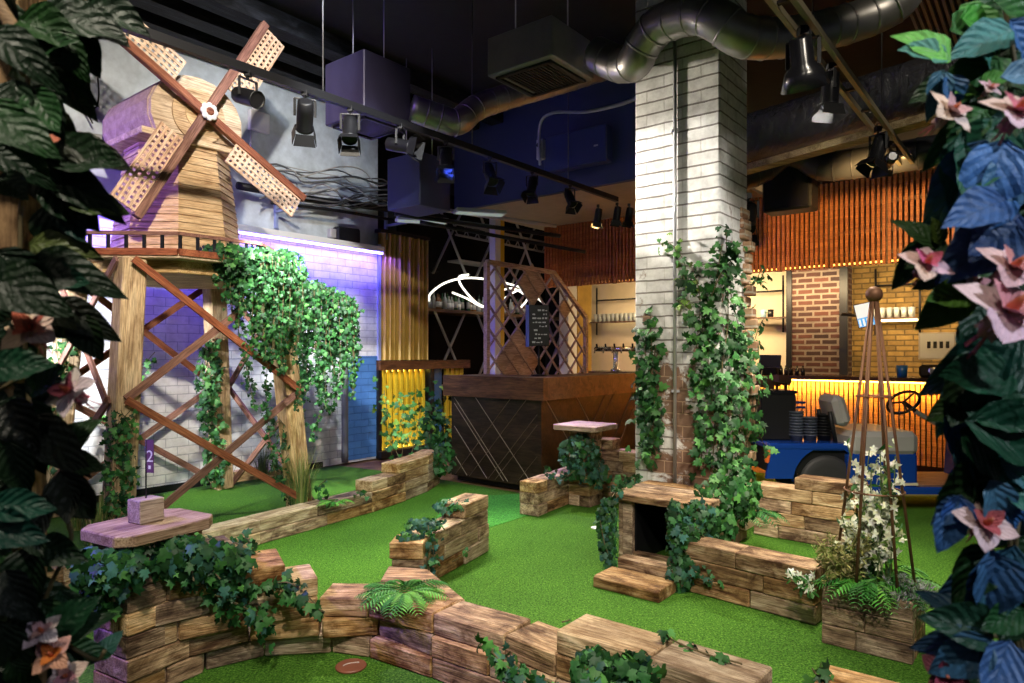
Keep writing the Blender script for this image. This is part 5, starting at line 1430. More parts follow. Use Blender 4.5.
ivy('pale ivy tendrils reaching across the upper column past the thin pipe', [cs((690, 290), (684, 262), (672, 245), (662, 243)), cs((700, 300), (688, 285), (680, 270)), cs((706, 330), (690, 310), (676, 300))], 55, .06, .05, LF, cols=((G_LITE, 3), (G_YEL, 2), (G_MID, 2)))
ivy('ivy sprigs standing off the broken edge of the column towards the bar', [cs((752, 440), (758, 400), (762, 370)), cs((752, 350), (758, 330), (764, 318)), cs((748, 290), (756, 280), (762, 268)), cs((756, 430), (762, 440), (766, 452))], 42, .072, .05, RF, cols=((G_MID, 3), (G_LITE, 2)))
# climbing plants in front of the yellow slats
def shrub(label, strands, dens, size, cols, name='climbing_ivy'): return ivy(label, strands, dens, size, .10, V(.4, -.9, .2), cols, .2, name, True, 'climber')
shrub('yellow green climber growing before the lit yellow slats', [S(8.6, (392, 455), (388, 420), (384, 390)), S(8.6, (402, 458), (404, 420), (400, 395)), S(8.6, (412, 452), (420, 415), (416, 392)), S(8.5, (400, 460), (392, 438), (398, 425)), S(8.5, (420, 455), (410, 436), (412, 430))], 45, .075, ((G_MID, 3), (G_YEL, 3), (G_LITE, 2)))
shrub('dense green climber at the desk end of the lit yellow slats', [S(8.2, (432, 462), (434, 430), (428, 405)), S(8.2, (440, 465), (444, 430), (440, 392)), S(8.2, (428, 450), (430, 425), (436, 410)), S(8.2, (438, 455), (446, 445), (440, 420)), S(8.1, (424, 455), (430, 440), (426, 425))], 60, .08, ((G_MID, 4), (G_DARK, 3), (G_YEL, 1)))
cloud('ivy hanging over the end of the long edging wall by the desk', [(at(442, 458, 7.55), (.12, .1, .18), 1)], 90, .07, cols=((G_DARK, 2), (G_MID, 3)))
fern('small fern sprouting on the long edging wall', gp(335, 503, .2), 9, .16, FG, .6)
ivy('small ivy tuft on the long edging wall beside the fern', [S(6.0, (322, 500), (318, 488), (326, 480))], 60, .05, .04)
p = gp(355, 497, .2); ivy('tiny ivy sprig on the edging wall towards its taller end', [[p, p + V(.05, 0, .05), p + V(.14, 0, .0)]], 60, .05, .02)
# ivy at the front edge
ivy('ivy spray climbing the front of the near wall, topped by pale leaves', [S((2.62, 2.56), (478, 645), (500, 655), (520, 668), (545, 680), (562, 690)), S((2.6, 2.55), (490, 650), (505, 665), (530, 680))], 85, .050, .025, V(-.2, -.9, .4), cols=((G_MID, 3), (G_LITE, 3), (G_BLUE, 3)))
cloud('bushy ivy under the raised sleeper of the near wall', [(at(596, 668, 2.42), (.09, .05, .07), 1.4), (at(634, 672, 2.34), (.09, .05, .07), 1.4), (at(612, 685, 2.36), (.12, .05, .06), 1)], 300, .048, facing=V(-.3, -.9, .3), cols=((G_MID, 4), (G_LITE, 2), (G_BLUE, 1), (G_DARK, 2)))
ivy('row of loose ivy leaves along the back edge of the raised sleepers', [[gp(668, 638, .40), gp(700, 652, .40), gp(742, 664, .40)], [gp(664, 632, .43), gp(672, 640, .4)]], 42, .045, .02, V(0, -.7, .6))
ivy('ivy leaves at the end sleeper by the planter', [[gp(812, 668, .30), gp(818, 676, .28), gp(830, 680, .31)]], 80, .05, .025)
ivy('single ivy leaf lying behind the raised sleeper', [[gp(562, 622, .30), gp(570, 620, .30)]], 60, .03, .01, V(0, 0, 1))
# planter plants
s = .41
PW = W[pl.name]
def pp(x, y, z): return PW @ V(x, y, z)
fern('bright fern bunch at the front of the planter box', pp(.20, .10, .29), 26, .25, FG, .95, w=.26)
fern('second fern clump at the back of the planter box', pp(.26, .24, .29), 18, .28, [(.04, .17, .04), (.08, .26, .05)], .8)
lm = LM(); t = thing('astilbe_plant', 'feathery yellow green plume plant leaning out of the planter', 'plant', pp(.08, .15, .28))
for k in range(20):
    b = pp(.08 + RN.uniform(-.03, .08), .15 + RN.uniform(-.08, .1), .27); tipd = V(RN.uniform(-.50, .10), RN.uniform(-.3, .2), RN.uniform(.45, 1.0))
    L = RN.uniform(.30, .52)
    for q in range(26):
        f = q / 25; p = b + tipd * L * f + V(0, 0, -.10 * f * f)
        for s_ in range(3):
            lm.add(SMALL, aim(p + rv(.006), rv(.7) + tipd * .6 + V(0, 0, -.3 * f), rv(1), .055 * math.sin(PI * min(1, f * .8 + .15)), .45), jit(RN.choice([(.30, .30, .09), (.40, .36, .15), (.20, .24, .06)]), .3))
lm.build('plume', M_IVY, t)
lm = LM(); t = thing('lavender_plant', 'grey green feathery sprigs hanging over the near side of the planter', 'plant', pp(.33, .08, .27))
for k in range(26):
    b = pp(.30 + RN.uniform(-.1, .08), .10 + RN.uniform(-.06, .1), .28); d = V(RN.uniform(-.2, .9), RN.uniform(-.8, .1), RN.uniform(.2, .9)).normalized(); L = RN.uniform(.14, .27)
    for q in range(22):
        f = q / 21; p = b + d * L * f + V(0, 0, -.14 * f * f)
        for s_ in range(2): lm.add(SMALL, aim(p, rv(.6) + d, rv(1), .030, .35), jit(RN.choice([(.22, .30, .20), (.30, .34, .30), (.14, .24, .12), (.34, .30, .40)]), .25))
lm.build('sprig', M_IVY, t)
t = thing('white_flower_plant', 'tall stems of small white blossoms growing up inside the iron obelisk', 'flowers', pp(.2, .2, .27))
mb = MB(); lm = LM(); fl_ = LM()
for k in range(26):
    b = pp(.2 + RN.uniform(-.10, .10), .2 + RN.uniform(-.10, .10), .27); top = pp(.2 + RN.uniform(-.13, .13), .2 + RN.uniform(-.11, .11), RN.uniform(.55, 1.02))
    P = catmull([b, b.lerp(top, .5) + rv(.02), top], 4); mb.tube(P, .003, 5)
    for q in range(12):
        p = P[RN.randrange(len(P))]; lm.add(SMALL, aim(p, rv(1) + V(0, 0, .3), rv(1), RN.uniform(.04, .07), .8), jit(RN.choice([G_MID, G_LITE, G_YEL]), .3))
    for q in range(17):
        f = RN.uniform(.45, 1.0); p = b.lerp(top, f) + rv(.022); n_ = (V(0, -1, .2) + rv(.6)).normalized(); a = n_.orthogonal().normalized(); bb = n_.cross(a)
        for w_ in range(5):
            an = w_ * 2 * PI / 5; fl_.add(SMALL, aim(p, a * math.cos(an) + bb * math.sin(an) + n_ * .25, n_, RN.uniform(.020, .030), 1.2), jit((.78, .80, .62), .12))
mb.build('stem', M_STEMG, t); lm.build('foliage', M_IVY, t); fl_.build('blossom', M_IVY, t)
t = thing('white_flower_plant', 'little white daisies at the corner between the low wall and planter', 'flowers', pp(.0, -.02, .25))
fl_ = LM()
for k in range(9):
    p = pp(-.10 + RN.uniform(-.06, .06), RN.uniform(-.05, .06), .27 + RN.uniform(0, .08)); n_ = (V(0, -1, .5) + rv(.4)).normalized(); a = n_.orthogonal().normalized(); bb = n_.cross(a)
    for w_ in range(6):
        an = w_ * PI / 3; fl_.add(SMALL, aim(p, a * math.cos(an) + bb * math.sin(an), n_, .028, .9), jit((.7, .72, .6), .1))
    for w_ in range(4): fl_.add(SMALL, aim(p + V(0, 0, -.02), rv(1), rv(1), .05, .8), jit(G_LITE, .3))
fl_.build('blossom', M_IVY, t)
p = V(2.55, 4.0, 0)
# ---------------------------------------------------------------- flowering arches at both sides of the path
L_DK, L_MD, L_LT, L_BLUELIT, L_GR, L_TE = (.008, .032, .010), (.020, .085, .018), (.07, .22, .03), (.035, .12, .30), (.075, .085, .05), (.03, .14, .12)  # blue and teal tints: blue light put into the leaf colour
def big_leaf(lm, px, py, Z, size_px, ang, col, tilt=.3, tpl=None, roll=0.0, wid=1.0):
    """leaf whose stalk end is seen at the pixel; ang in degrees, 0 = tip to the right, 90 = tip up"""
    p = at(px, py, Z); a = math.radians(ang)
    tip = V(math.cos(a), RN.uniform(-.25, .25), math.sin(a))
    n = V(-p.x * .15, -1, .15) + V(math.sin(roll), 0, math.cos(roll)) * tilt
    lm.add(tpl or OVS[RN.randrange(5)], aim(p, tip, n, size_px / F * Z, wid), jit(col, .15))
def fuchsia(parent, p, size, up=V(0, 0, 1), pink=(.85, .22, .34), pale=(.90, .60, .64), core=(.45, .12, .05), face=V(0, -1, .1)):
    up = (Vector(up) + V(0, -1.05, 0)).normalized(); f = Vector(face); f = (f - up * f.dot(up)).normalized(); r = up.cross(f)
    M = Matrix((r, f, up)).transposed().to_4x4(); M.translation = p
    lm = LM()
    for k in range(4):                               # four pointed outer petals spread round the flower
        a = k * PI / 2 + .35; d = V(math.cos(a), math.sin(a), .12)
        lm.add(SEP, aim(V(0, 0, 0), d, V(-math.cos(a) * .2, -math.sin(a) * .2, 1), size * .66), jit(pale, .08))
    for k in range(3):
        a = k * 2 * PI / 3 + 1.57; lm.add(SEP, aim(V(0, 0, .0), V(math.cos(a) * .8, math.sin(a) * .8, .75), V(-math.cos(a), -math.sin(a), .9), size * .46, .9), jit(pink, .1))
    o = lm.build('flower', M_PETAL, parent, M)
    lm = LM()
    for k in range(5):                               # the rounded bell below
        a = k * 2 * PI / 5; d = V(math.cos(a) * .55, math.sin(a) * .55, -1)
        lm.add(PET[1], aim(V(math.cos(a), math.sin(a), 0) * size * .05, d, V(math.cos(a), math.sin(a), .3), size * .40, 1.0), jit(tuple((x + y) / 2 for x, y in zip(pink, pale)) if k % 2 else pink, .1))
    lm.build('skirt', M_PETAL, o, M)
    mb = MB()
    for k in range(4): mb.tube([V(0, 0, -size * .2), V(math.cos(k * 1.6) * size * .10, math.sin(k * 1.6) * size * .10, -size * RN.uniform(.6, .8))], size * .014, 5)
    mb.build('stamen', plain('pink stamen', (.6, .12, .14), .5) if 'pink stamen' not in bpy.data.materials else bpy.data.materials['pink stamen'], o, M)
    mb = MB(); mb.lathe([(size * .03, .0), (size * .075, size * .07), (size * .05, size * .2), (size * .02, size * .28)], None, 8)
    mb.build('calyx', plain('orange calyx', (.55, .14, .06), .5) if 'orange calyx' not in bpy.data.materials else bpy.data.materials['orange calyx'], o, M)
    return o
SEP = ovate_tpl(4, 6, .78, .08, .12, .02, seed=9)
# --- left arch
la = thing('flowering_vine', 'dark large-leaved fuchsia vine at the left of the path, pink bells on it', 'vine', V(-.80, 1.02, 0))
MB().hull([V(x, y, z) for x, y in ((-.87, 1.10), (-.735, 1.12), (-.75, 1.20), (-.88, 1.2)) for z in (0, 2.2)]) .build('trunk', M_TRUNK, la) if False else None
po = thing('arch_post', 'rough timber arch post behind the left vine leaves', 'post', V(-.87, 1.20, 0))
for dx, w_ in ((-.06, .05), (-.012, .035)):
    M = frame(V(-.865 + dx, 1.22, 1.1), V(0, 0, 1), V(0, -1, 0))
    MB().box((0, 0, 0), (2.3, w_, .09), None, .008).build('plank', M_TRUNK, po, M)
po2 = thing('arch_branch', 'bare pale branch leaning in the upper left vine', 'branch', at(0, 0, 1.1))
MB().tube(catmull([at(-30, -40, 1.15), at(8, 20, 1.12), at(22, 45, 1.1), at(35, 70, 1.1)], 4), [.012] * 4 * 3 + [.010], 8).build('branch', M_TRUNK, po2)
mb = MB(); mb.tube([at(25, 30, 1.12), at(31, 75, 1.12)], .016, 8); mb.build('stub', M_TRUNK, po2)
lm = LM()
left = [  # px, py, Z, size, angle, colour
 (10, 60, 1.1, 80, 20, L_MD), (20, 20, 1.1, 75, -20, L_MD), (40, 15, 1.12, 90, -5, L_DK), (70, 12, 1.15, 70, -25, L_DK), (85, 5, 1.2, 70, -15, L_DK), (50, 30, 1.1, 60, -50, L_MD), (-10, 30, 1.0, 80, -30, L_DK),
 (75, 28, 1.15, 55, -70, L_DK), (40, 60, 1.15, 70, -40, L_DK), (60, 45, 1.2, 60, -65, (.05, .07, .015)), (30, 90, 1.1, 70, -55, L_MD), (35, 85, 1.1, 70, -70, L_DK), (15, 80, 1.1, 70, -80, L_DK),
 (-15, 110, .95, 85, -25, L_MD), (-10, 100, .95, 80, -50, (.03, .12, .03)), (5, 105, 1.05, 60, -110, L_DK), (20, 130, 1.05, 70, -60, L_DK), (50, 110, 1.15, 45, -50, (.11, .13, .02)), (40, 118, 1.15, 40, -30, (.11, .12, .02)),
 (40, 150, 1.1, 100, -15, L_DK), (60, 145, 1.1, 70, -5, (.02, .03, .01)), (50, 170, 1.1, 80, -25, L_DK), (62, 196, 1.1, 65, -2, (.05, .09, .015)), (45, 180, 1.1, 75, -45, L_DK), (60, 200, 1.12, 60, -60, (.008, .04, .035)), (45, 205, 1.1, 70, -75, L_DK), (28, 160, 1.1, 60, -60, L_GR),
 (0, 175, 1.0, 60, -40, L_DK), (-10, 150, 1.0, 65, -20, L_DK), (30, 245, 1.1, 60, 5, (.10, .13, .03)), (55, 240, 1.15, 45, -10, (.11, .13, .03)),
 (-15, 275, .95, 95, -18, L_DK), (-5, 250, .95, 85, -45, L_DK), (25, 275, 1.05, 75, -12, (.006, .06, .035)), (30, 262, 1.05, 90, -8, L_DK), (40, 300, 1.08, 55, -35, L_GR), (55, 300, 1.1, 60, -70, L_GR), (75, 315, 1.12, 60, -62, (.012, .035, .008)), (50, 305, 1.1, 70, -20, (.012, .02, .01)),
 (10, 320, 1.0, 50, -100, L_DK), (-10, 300, 1.0, 60, -70, L_DK), (-12, 370, .95, 70, 8, (.012, .075, .03)), (28, 392, 1.05, 65, 25, L_MD), (25, 380, 1.05, 55, -20, L_DK), (10, 400, 1.02, 70, -60, (.010, .014, .008)),
 (30, 415, 1.05, 85, -50, (.05, .055, .038)), (20, 410, 1.05, 80, -80, (.010, .016, .008)), (45, 420, 1.07, 60, -75, (.075, .082, .055)), (55, 455, 1.1, 60, 45, (.02, .055, .015)), (62, 460, 1.1, 50, -10, (.045, .08, .025)), (60, 470, 1.08, 75, -70, (.05, .055, .042)), (45, 495, 1.06, 55, -90, (.055, .06, .045)), (70, 480, 1.1, 50, -85, (.045, .05, .038)),
 (-8, 505, .95, 65, -5, (.012, .10, .055)), (-10, 525, .95, 65, -12, (.008, .06, .04)), (20, 470, 1.05, 80, -95, L_DK), (10, 440, 1.0, 70, -75, L_DK), (25, 520, 1.05, 50, -60, L_DK), (40, 545, 1.08, 55, -15, (.015, .045, .02)), (30, 545, 1.05, 70, -85, L_DK),
 (48, 638, 1.06, 68, 42, (.010, .055, .018)), (46, 640, 1.06, 62, 28, (.012, .05, .015)), (55, 650, 1.1, 55, -10, (.02, .09, .04)), (98, 660, 1.15, 35, 60, (.04, .14, .09)), (20, 600, 1.03, 70, -70, L_DK), (5, 570, 1.0, 70, -60, (.03, .04, .03)), (0, 620, 1.0, 80, -80, (.03, .045, .03)), (40, 600, 1.08, 60, -50, (.03, .08, .03)), (60, 590, 1.12, 40, -70, (.04, .10, .05)), (10, 660, 1.0, 50, -60, L_DK)]
for a in left: big_leaf(lm, a[0], a[1], a[2], a[3] * .86, a[4], tuple(c * .6 for c in a[5]))  # tints scaled down: weak light on this side put into the colour
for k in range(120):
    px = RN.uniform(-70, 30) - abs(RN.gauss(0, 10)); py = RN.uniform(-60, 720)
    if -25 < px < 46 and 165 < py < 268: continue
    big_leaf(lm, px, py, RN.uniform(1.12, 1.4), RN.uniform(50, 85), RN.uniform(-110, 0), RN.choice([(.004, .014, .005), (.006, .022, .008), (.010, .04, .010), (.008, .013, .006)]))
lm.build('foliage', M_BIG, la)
mb = MB()
for s in ([(20, 700), (45, 600), (70, 545), (68, 520)], [(10, 690), (25, 560), (30, 420), (20, 250), (30, 40)], [(50, 640), (30, 655), (10, 700)], [(60, 640), (95, 660), (105, 650)], [(45, 380), (30, 372), (0, 390)]):
    mb.tube(catmull([at(x, y, 1.10) for x, y in s], 4), .0035, 6)
mb.build('stem', M_STEM, la)
DN = V(0, 0, 1)
fuchsia(la, at(30, 330, 1.0), .075, V(.1, -.2, 1), (.72, .18, .12), (.75, .55, .42))
fuchsia(la, at(70, 392, 1.04), .072, V(-.5, -.2, .8), (.85, .20, .26), (.80, .68, .66))
fuchsia(la, at(42, 632, 1.02), .048, V(.1, .3, 1), (.80, .45, .48), (.85, .68, .68))
fuchsia(la, at(52, 655, 1.02), .05, V(.2, -.3, 1), (.75, .22, .05), (.75, .40, .30))
fuchsia(la, at(43, 140, 1.05), .035, V(.5, -.2, .5), (.60, .12, .05), (.6, .2, .1))
fuchsia(la, at(66, 676, 1.05), .05, V(.4, -.3, .7), (.75, .35, .38), (.8, .6, .6))
# --- right arch
ra_ = thing('flowering_vine', 'blue and green leaved fuchsia vine at the right of the path, pale pink flowers', 'vine', V(.80, 1.02, 0))
lm = LM()
right = [
 (950, 30, 1.05, 95, 10, L_MD), (960, 18, 1.05, 80, -5, (.03, .17, .02)), (990, 0, 1.05, 70, -20, L_MD), (960, 5, 1.1, 60, -60, (.04, .18, .03)), (1010, 20, 1.0, 60, -60, L_BLUELIT),
 (950, 62, 1.02, 62, 140, (.10, .30, .06)), (948, 60, 1.02, 55, 165, (.07, .22, .14)), (1015, 30, 1.03, 75, 200, (.04, .16, .13)), (960, 35, 1.06, 60, -20, L_TE), (1000, 60, 1.08, 80, 215, L_MD), (990, 65, 1.1, 85, 235, (.012, .05, .012)), (960, 80, 1.1, 55, 200, L_DK),
 (942, 70, 1.05, 45, -100, (.06, .16, .26)), (948, 75, 1.05, 40, -80, L_BLUELIT), (1005, 75, 1.08, 60, -15, L_DK), (1000, 78, .98, 65, -5, (.08, .17, .33)), (1015, 90, 1.0, 60, -100, L_DK), (980, 85, 1.06, 34, 20, L_LT), (975, 90, 1.06, 32, 200, (.12, .30, .04)),
 (985, 110, 1.05, 70, 215, L_MD), (990, 115, 1.05, 75, 235, (.02, .10, .05)), (962, 125, 1.08, 30, -90, (.14, .34, .04)), (1000, 120, 1.04, 110, 240, (.015, .085, .05)), (960, 135, 1.05, 85, -85, (.02, .10, .07)), (985, 140, 1.02, 105, 250, (.03, .10, .24)), (1005, 140, 1.0, 105, -110, (.05, .15, .34)), (1020, 150, 1.0, 90, -110, (.045, .13, .27)), (965, 150, 1.08, 70, -100, (.01, .05, .03)),
 (1010, 195, 1.0, 75, 215, L_BLUELIT), (1005, 200, .98, 80, 200, (.035, .09, .22)), (1020, 215, 1.0, 90, 222, (.025, .055, .13)), (1018, 225, .98, 95, 215, (.03, .065, .16)), (1000, 230, 1.02, 60, -60, (.04, .14, .32)), (1024, 220, 1.0, 70, -110, L_BLUELIT),
 (935, 248, 1.07, 45, 130, (.02, .05, .012)), (940, 245, 1.07, 32, 110, (.05, .08, .012)), (945, 240, 1.07, 50, 215, (.012, .035, .01)), (930, 240, 1.1, 55, 235, L_DK), (965, 245, 1.12, 15, 200, (.4, .45, .4)),
 (972, 290, 1.02, 70, 215, (.035, .10, .012)), (972, 292, 1.02, 62, 195, (.05, .12, .015)), (990, 275, 1.04, 70, 205, (.02, .06, .015)), (1000, 260, 1.05, 80, 190, L_DK), (985, 300, 1.05, 60, 240, (.01, .04, .02)), (970, 320, 1.06, 55, 255, (.008, .05, .03)), (1000, 310, 1.08, 70, 240, L_DK),
 (1024, 340, 1.0, 100, 205, (.008, .05, .03)), (1015, 375, 1.0, 95, 185, (.008, .055, .025)), (985, 355, 1.03, 80, 230, L_DK), (970, 370, 1.03, 75, 240, (.012, .03, .01)), (960, 380, 1.03, 60, 255, (.05, .17, .15)), (985, 385, 1.05, 40, -70, (.06, .20, .15)), (965, 400, 1.02, 45, 210, (.02, .06, .01)),
 (955, 400, 1.0, 95, -18, (.008, .05, .02)), (965, 420, .98, 100, -25, (.006, .04, .018)), (960, 430, 1.0, 85, -35, (.008, .045, .02)), (950, 410, 1.03, 55, -80, L_BLUELIT), (958, 440, 1.02, 70, -70, (.05, .16, .20)), (970, 450, 1.02, 75, -60, (.05, .16, .17)), (1000, 460, 1.0, 70, -20, (.045, .14, .16)), (1000, 470, 1.0, 60, -60, L_TE),
 (985, 470, 1.02, 70, 220, (.012, .04, .012)), (965, 480, 1.03, 50, 235, (.015, .045, .01)), (975, 480, 1.0, 65, -50, (.008, .03, .01)), (990, 480, .98, 70, -70, (.05, .14, .28)), (960, 495, 1.0, 50, 255, (.03, .10, .28)), (965, 500, 1.0, 45, 215, (.04, .11, .30)), (955, 505, 1.0, 55, 248, (.03, .09, .24)), (1000, 500, 1.0, 40, -50, L_BLUELIT),
 (990, 545, 1.0, 75, 235, L_DK), (985, 570, 1.0, 60, 215, (.03, .09, .22)), (1000, 555, .98, 80, -110, (.035, .10, .25)), (990, 550, .98, 85, -85, (.04, .12, .28)), (1015, 545, .98, 90, -105, (.03, .10, .18)), (985, 560, 1.0, 50, -60, (.04, .13, .22)),
 (992, 632, .98, 72, 165, (.012, .05, .03)), (990, 638, .98, 68, 190, (.03, .08, .15)), (985, 630, .98, 60, 140, (.02, .06, .12)), (992, 640, .96, 75, 215, (.03, .09, .2)), (1010, 640, .96, 80, -120, (.04, .10, .25)), (1000, 645, .97, 70, -60, (.035, .10, .24)), (1024, 610, .98, 60, 200, (.01, .06, .02)), (1010, 600, 1.0, 55, 40, (.012, .06, .02)), (1000, 640, 1.0, 60, 60, L_DK), (1020, 660, .97, 60, 240, (.04, .12, .24))]
for a in right: big_leaf(lm, a[0], a[1], a[2], a[3] * .92, a[4], tuple(c * 1.35 for c in a[5]))  # tints scaled up: stronger light here is put into the colour
for k in range(130):
    px = RN.uniform(1003, 1110) + abs(RN.gauss(0, 12)); py = RN.uniform(-60, 720)
    big_leaf(lm, px, py, RN.uniform(1.08, 1.4), RN.uniform(50, 85), RN.uniform(180, 290), RN.choice([L_DK, L_MD, L_DK, (.025, .07, .15), (.02, .07, .06)]))
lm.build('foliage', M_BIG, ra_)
mb = MB()
for s in ([(1030, 700), (1010, 560), (1015, 430), (1005, 300), (1020, 120), (1000, -20)], [(1018, 520), (1012, 600), (1024, 690)], [(1000, 300), (975, 296), (960, 300)], [(1005, 110), (985, 95), (965, 85)], [(1010, 640), (990, 635)]):
    mb.tube(catmull([at(x, y, 1.08) for x, y in s], 4), .004, 6)
mb.build('stem', M_STEM, ra_)
PK, PA = (.85, .28, .42), (.90, .60, .66)
fuchsia(ra_, at(1017, 112, .92), .075, V(.1, -.1, 1), (.82, .22, .34), (.86, .60, .64))
fuchsia(ra_, at(950, 112, 1.0), .065, V(.5, -.15, .7), (.82, .48, .46), (.86, .66, .62))
fuchsia(ra_, at(926, 264, 1.0), .062, V(.1, -.2, 1), (.78, .16, .30), (.86, .58, .56))
fuchsia(ra_, at(1012, 268, .95), .08, V(.3, -.25, 1), (.82, .34, .36), (.86, .56, .60))
fuchsia(ra_, at(975, 284, 1.02), .05, V(.4, .0, .8), (.8, .4, .36), (.7, .66, .62))
fuchsia(ra_, at(1008, 312, .93), .115, V(.25, -.12, 1), (.82, .36, .36), (.86, .60, .63))
fuchsia(ra_, at(985, 524, .98), .07, V(.05, -.3, 1), (.60, .14, .14), (.80, .60, .60))
fuchsia(ra_, at(990, 88, 1.02), .03, V(.3, -.15, .8), (.82, .4, .4), (.86, .6, .6))
fuchsia(ra_, at(948, 676, .98), .06, V(-.8, -.1, .4), (.35, .06, .10), (.45, .12, .16))
EXPO = 0.28
def LIGHTS():
    P = LAMPS
    def L(i, power, color=WARM, angle=60, blend=.6, r=.06, tgt=None):
        p, d = P[i]; spot(p, tgt if tgt is not None else p + d, power, color, angle, blend, r)
    for i, (pw, an, c) in enumerate(((0, 70, WARM), (0, 70, COOL), (260, 60, WARM), (260, 60, WARM), (240, 60, WARM), (340, 65, WARM), (180, 60, COOL), (160, 60, WARM))):
        if pw: L(i, pw, c, an)
    for i, pw in ((8, 240), (9, 160), (10, 200)): L(i, pw, WARM, 70)
    # added fill spots out of view, plus the track lamp on the white wall
    spot(V(-.3, -.4, 4.6), V(-.5, 4.4, .3), 520, WARM, 70, .8, .10)
    spot(V(1.8, .2, 4.6), V(1.3, 4.4, .2), 480, WARM, 64, .8, .10)
    spot(V(-.6, 1.2, 4.7), V(-2.9, 6.2, 3.0), 1500, WARM, 46, .7, .08)
    spot(P[1][0], V(-2.7, 8.3, .45), 800, (.95, .97, 1), 50, .6, .04)
    spot(V(-4.6, 4.2, 2.4), V(-3.2, 7.8, .7), 1000, (.95, .98, 1), 52, .7, .06)
    spot(V(-.4, 3.6, 4.7), V(-2.4, 8.6, .6), 700, (.94, .97, 1), 36, .7, .06)
    spot(V(-1.4, 4.0, 4.7), V(-2.9, 8.2, 3.5), 360, COOL, 46, .7, .08)
    # more added spots out of view, brightening the vines and the near lawn
    spot(V(1.7, -.4, 2.9), V(.85, 1.05, 1.5), 110, (.84, .92, 1), 60, .8, .08)
    spot(V(-1.3, -.5, 3.0), V(-.75, 1.1, 1.4), 7, WARM, 60, .8, .08)
    spot(V(-.4, .6, 4.6), V(-.75, 3.0, 0), 240, WARM, 36, .8, .06)
    spot(V(.6, .4, 4.6), V(.3, 2.9, 0), 160, WARM, 34, .8, .06)
    spot(V(-1.3, 3.2, 4.7), V(-1.5, 5.9, 0), 680, (.85, 1, .75), 44, .8, .06)
    # violet lamps: over the post, and the one on the track that colours the steps by the desk
    spot(V(-4.3, 2.6, 3.6), V(-1.75, 3.1, .6), 900, (.24, .13, 1.0), 28, .8, .08)
    spot(P[6][0], V(1.05, 6.75, .3), 260, (.36, .14, 1.0), 36, .7, .05)
    # track lamps turned on the column
    spot(P[3][0], V(1.25, 5.25, 2.75), 520, (1, .95, .86), 30, .5, .05)
    spot(P[9][0], V(1.75, 5.3, 2.7), 200, (1, .95, .86), 55, .7, .05)
    # blue wash of the strip under the ledge
    M = room(WL)
    area(M @ V(-.4, -.14, LED_Z - .06), M @ V(-.4, .02, 1.6), 62, (.11, .06, 1.0), 5.2, .05)
    # blue track lamp on the soffit, violet lamp over the air unit and the windmill roof
    spot(P[4][0], V(.8, 9.2, 4.2), 240, (.07, .13, 1.0), 80, .8, .05)
    spot(V(-2.9, 3.6, 4.6), V(-1.5, 6.3, 3.9), 70, (.30, .14, 1.0), 40, .8, .1)
    spot(V(-4.9, 4.9, 3.3), V(-3.4, 6.4, 3.0), 220, (.26, .14, 1.0), 70, .8, .1)
    spot(V(1.6, 3.2, 4.8), V(.55, 5.45, 3.95), 110, WARM, 36, .8, .05)
    spot(V(3.4, 2.4, 4.8), V(3.2, 6.3, 3.5), 160, WARM, 50, .8, .05)  # unseen spot added to brighten the black ducts
    # amber bar and canopy
    q = (bs + be) / 2; q2 = (bpx(650) + be) / 2
    spot(P[11][0], bpx(860) + V(0, 0, 2.85), 420, (1, .60, .20), 66, .8, .04)
    spot(P[13][0], bpx(600) + V(0, 0, 3.1), 170, (1, .58, .18), 90, .8, .04)
    area(V(q2.x, q2.y, BZ - .07) - U * .09, V(q2.x, q2.y, .3) + U * .12, 85, (1, .38, .045), (be - bpx(650)).length, .03)
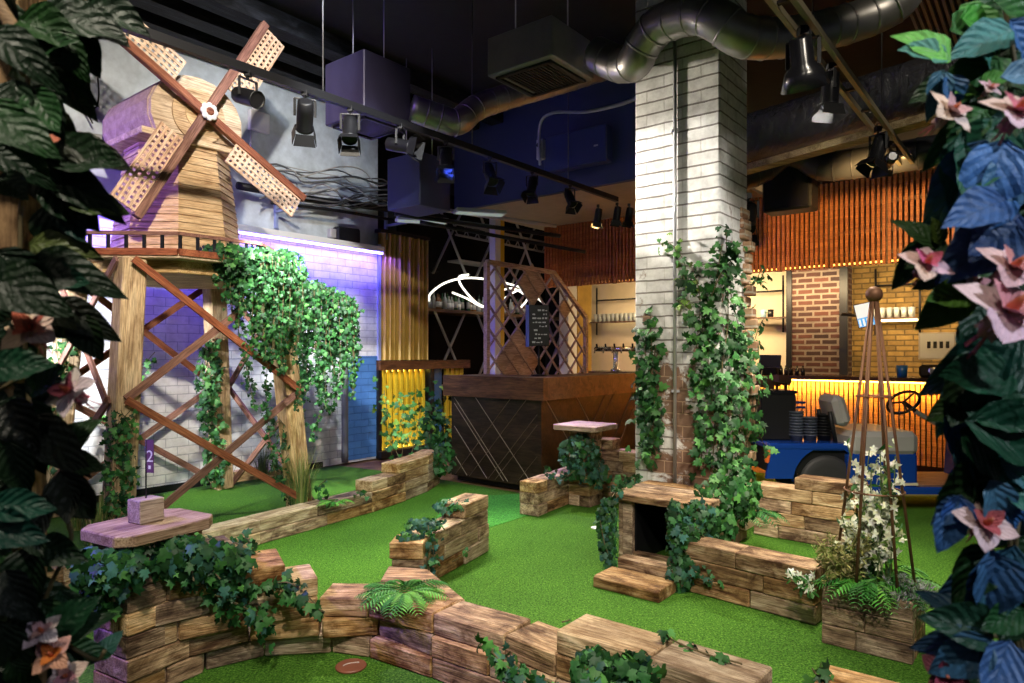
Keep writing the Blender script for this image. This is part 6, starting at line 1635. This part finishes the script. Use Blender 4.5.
    area(V(q.x, q.y, 2.5) + U * .75, V(q.x, q.y, 1.9) + U * 2.1, 130, (1, .74, .40), blen * .9, .2)  # unseen warm panel, brightens the wall behind the bar
# ---------------------------------------------------------------- camera and light
sc = bpy.context.scene
cam = bpy.data.cameras.new('camera'); co = bpy.data.objects.new('camera', cam); COL.objects.link(co)
co.location = (0, 0, CZ); co.rotation_euler = (PI / 2, 0, 0)
cam.sensor_width = 36; cam.lens = 36 * F / 1024; cam.shift_y = (HOR - 341.5) / 1024
cam.dof.use_dof = True; cam.dof.focus_distance = 5.0; cam.dof.aperture_fstop = 5.0
cam.clip_start = .02; cam.clip_end = 60
sc.camera = co
w = bpy.data.worlds.new('world'); sc.world = w; w.use_nodes = True
w.node_tree.nodes['Background'].inputs[0].default_value = (.55, .60, .75, 1); w.node_tree.nodes['Background'].inputs[1].default_value = .05
vs = sc.view_settings; vs.view_transform = 'Standard'; vs.look = 'None'; vs.gamma = 1; vs.use_curve_mapping = False; vs.exposure = EXPO
sc.cycles.max_bounces = 5; sc.cycles.diffuse_bounces = 3; sc.cycles.glossy_bounces = 2; sc.cycles.transmission_bounces = 2
sc.cycles.use_denoising = True
sc.cycles.sample_clamp_indirect = 4
def spot(p, target, power, color=(1, .93, .82), angle=50, blend=.5, r=.05):
    l = bpy.data.lights.new('spot_lamp', 'SPOT'); l.energy = power; l.color = color; l.spot_size = math.radians(angle); l.spot_blend = blend; l.shadow_soft_size = r
    o = bpy.data.objects.new('spot_lamp', l); COL.objects.link(o); o.location = p
    o.rotation_euler = (Vector(target) - Vector(p)).to_track_quat('-Z', 'Y').to_euler(); return o
def area(p, target, power, color, sx, sy):
    l = bpy.data.lights.new('area_lamp', 'AREA'); l.energy = power; l.color = color; l.shape = 'RECTANGLE'; l.size = sx; l.size_y = sy
    o = bpy.data.objects.new('area_lamp', l); COL.objects.link(o); o.location = p
    o.rotation_euler = (Vector(target) - Vector(p)).to_track_quat('-Z', 'Y').to_euler(); return o
WARM = (1, .90, .74); COOL = (.80, .88, 1)
LIGHTS()
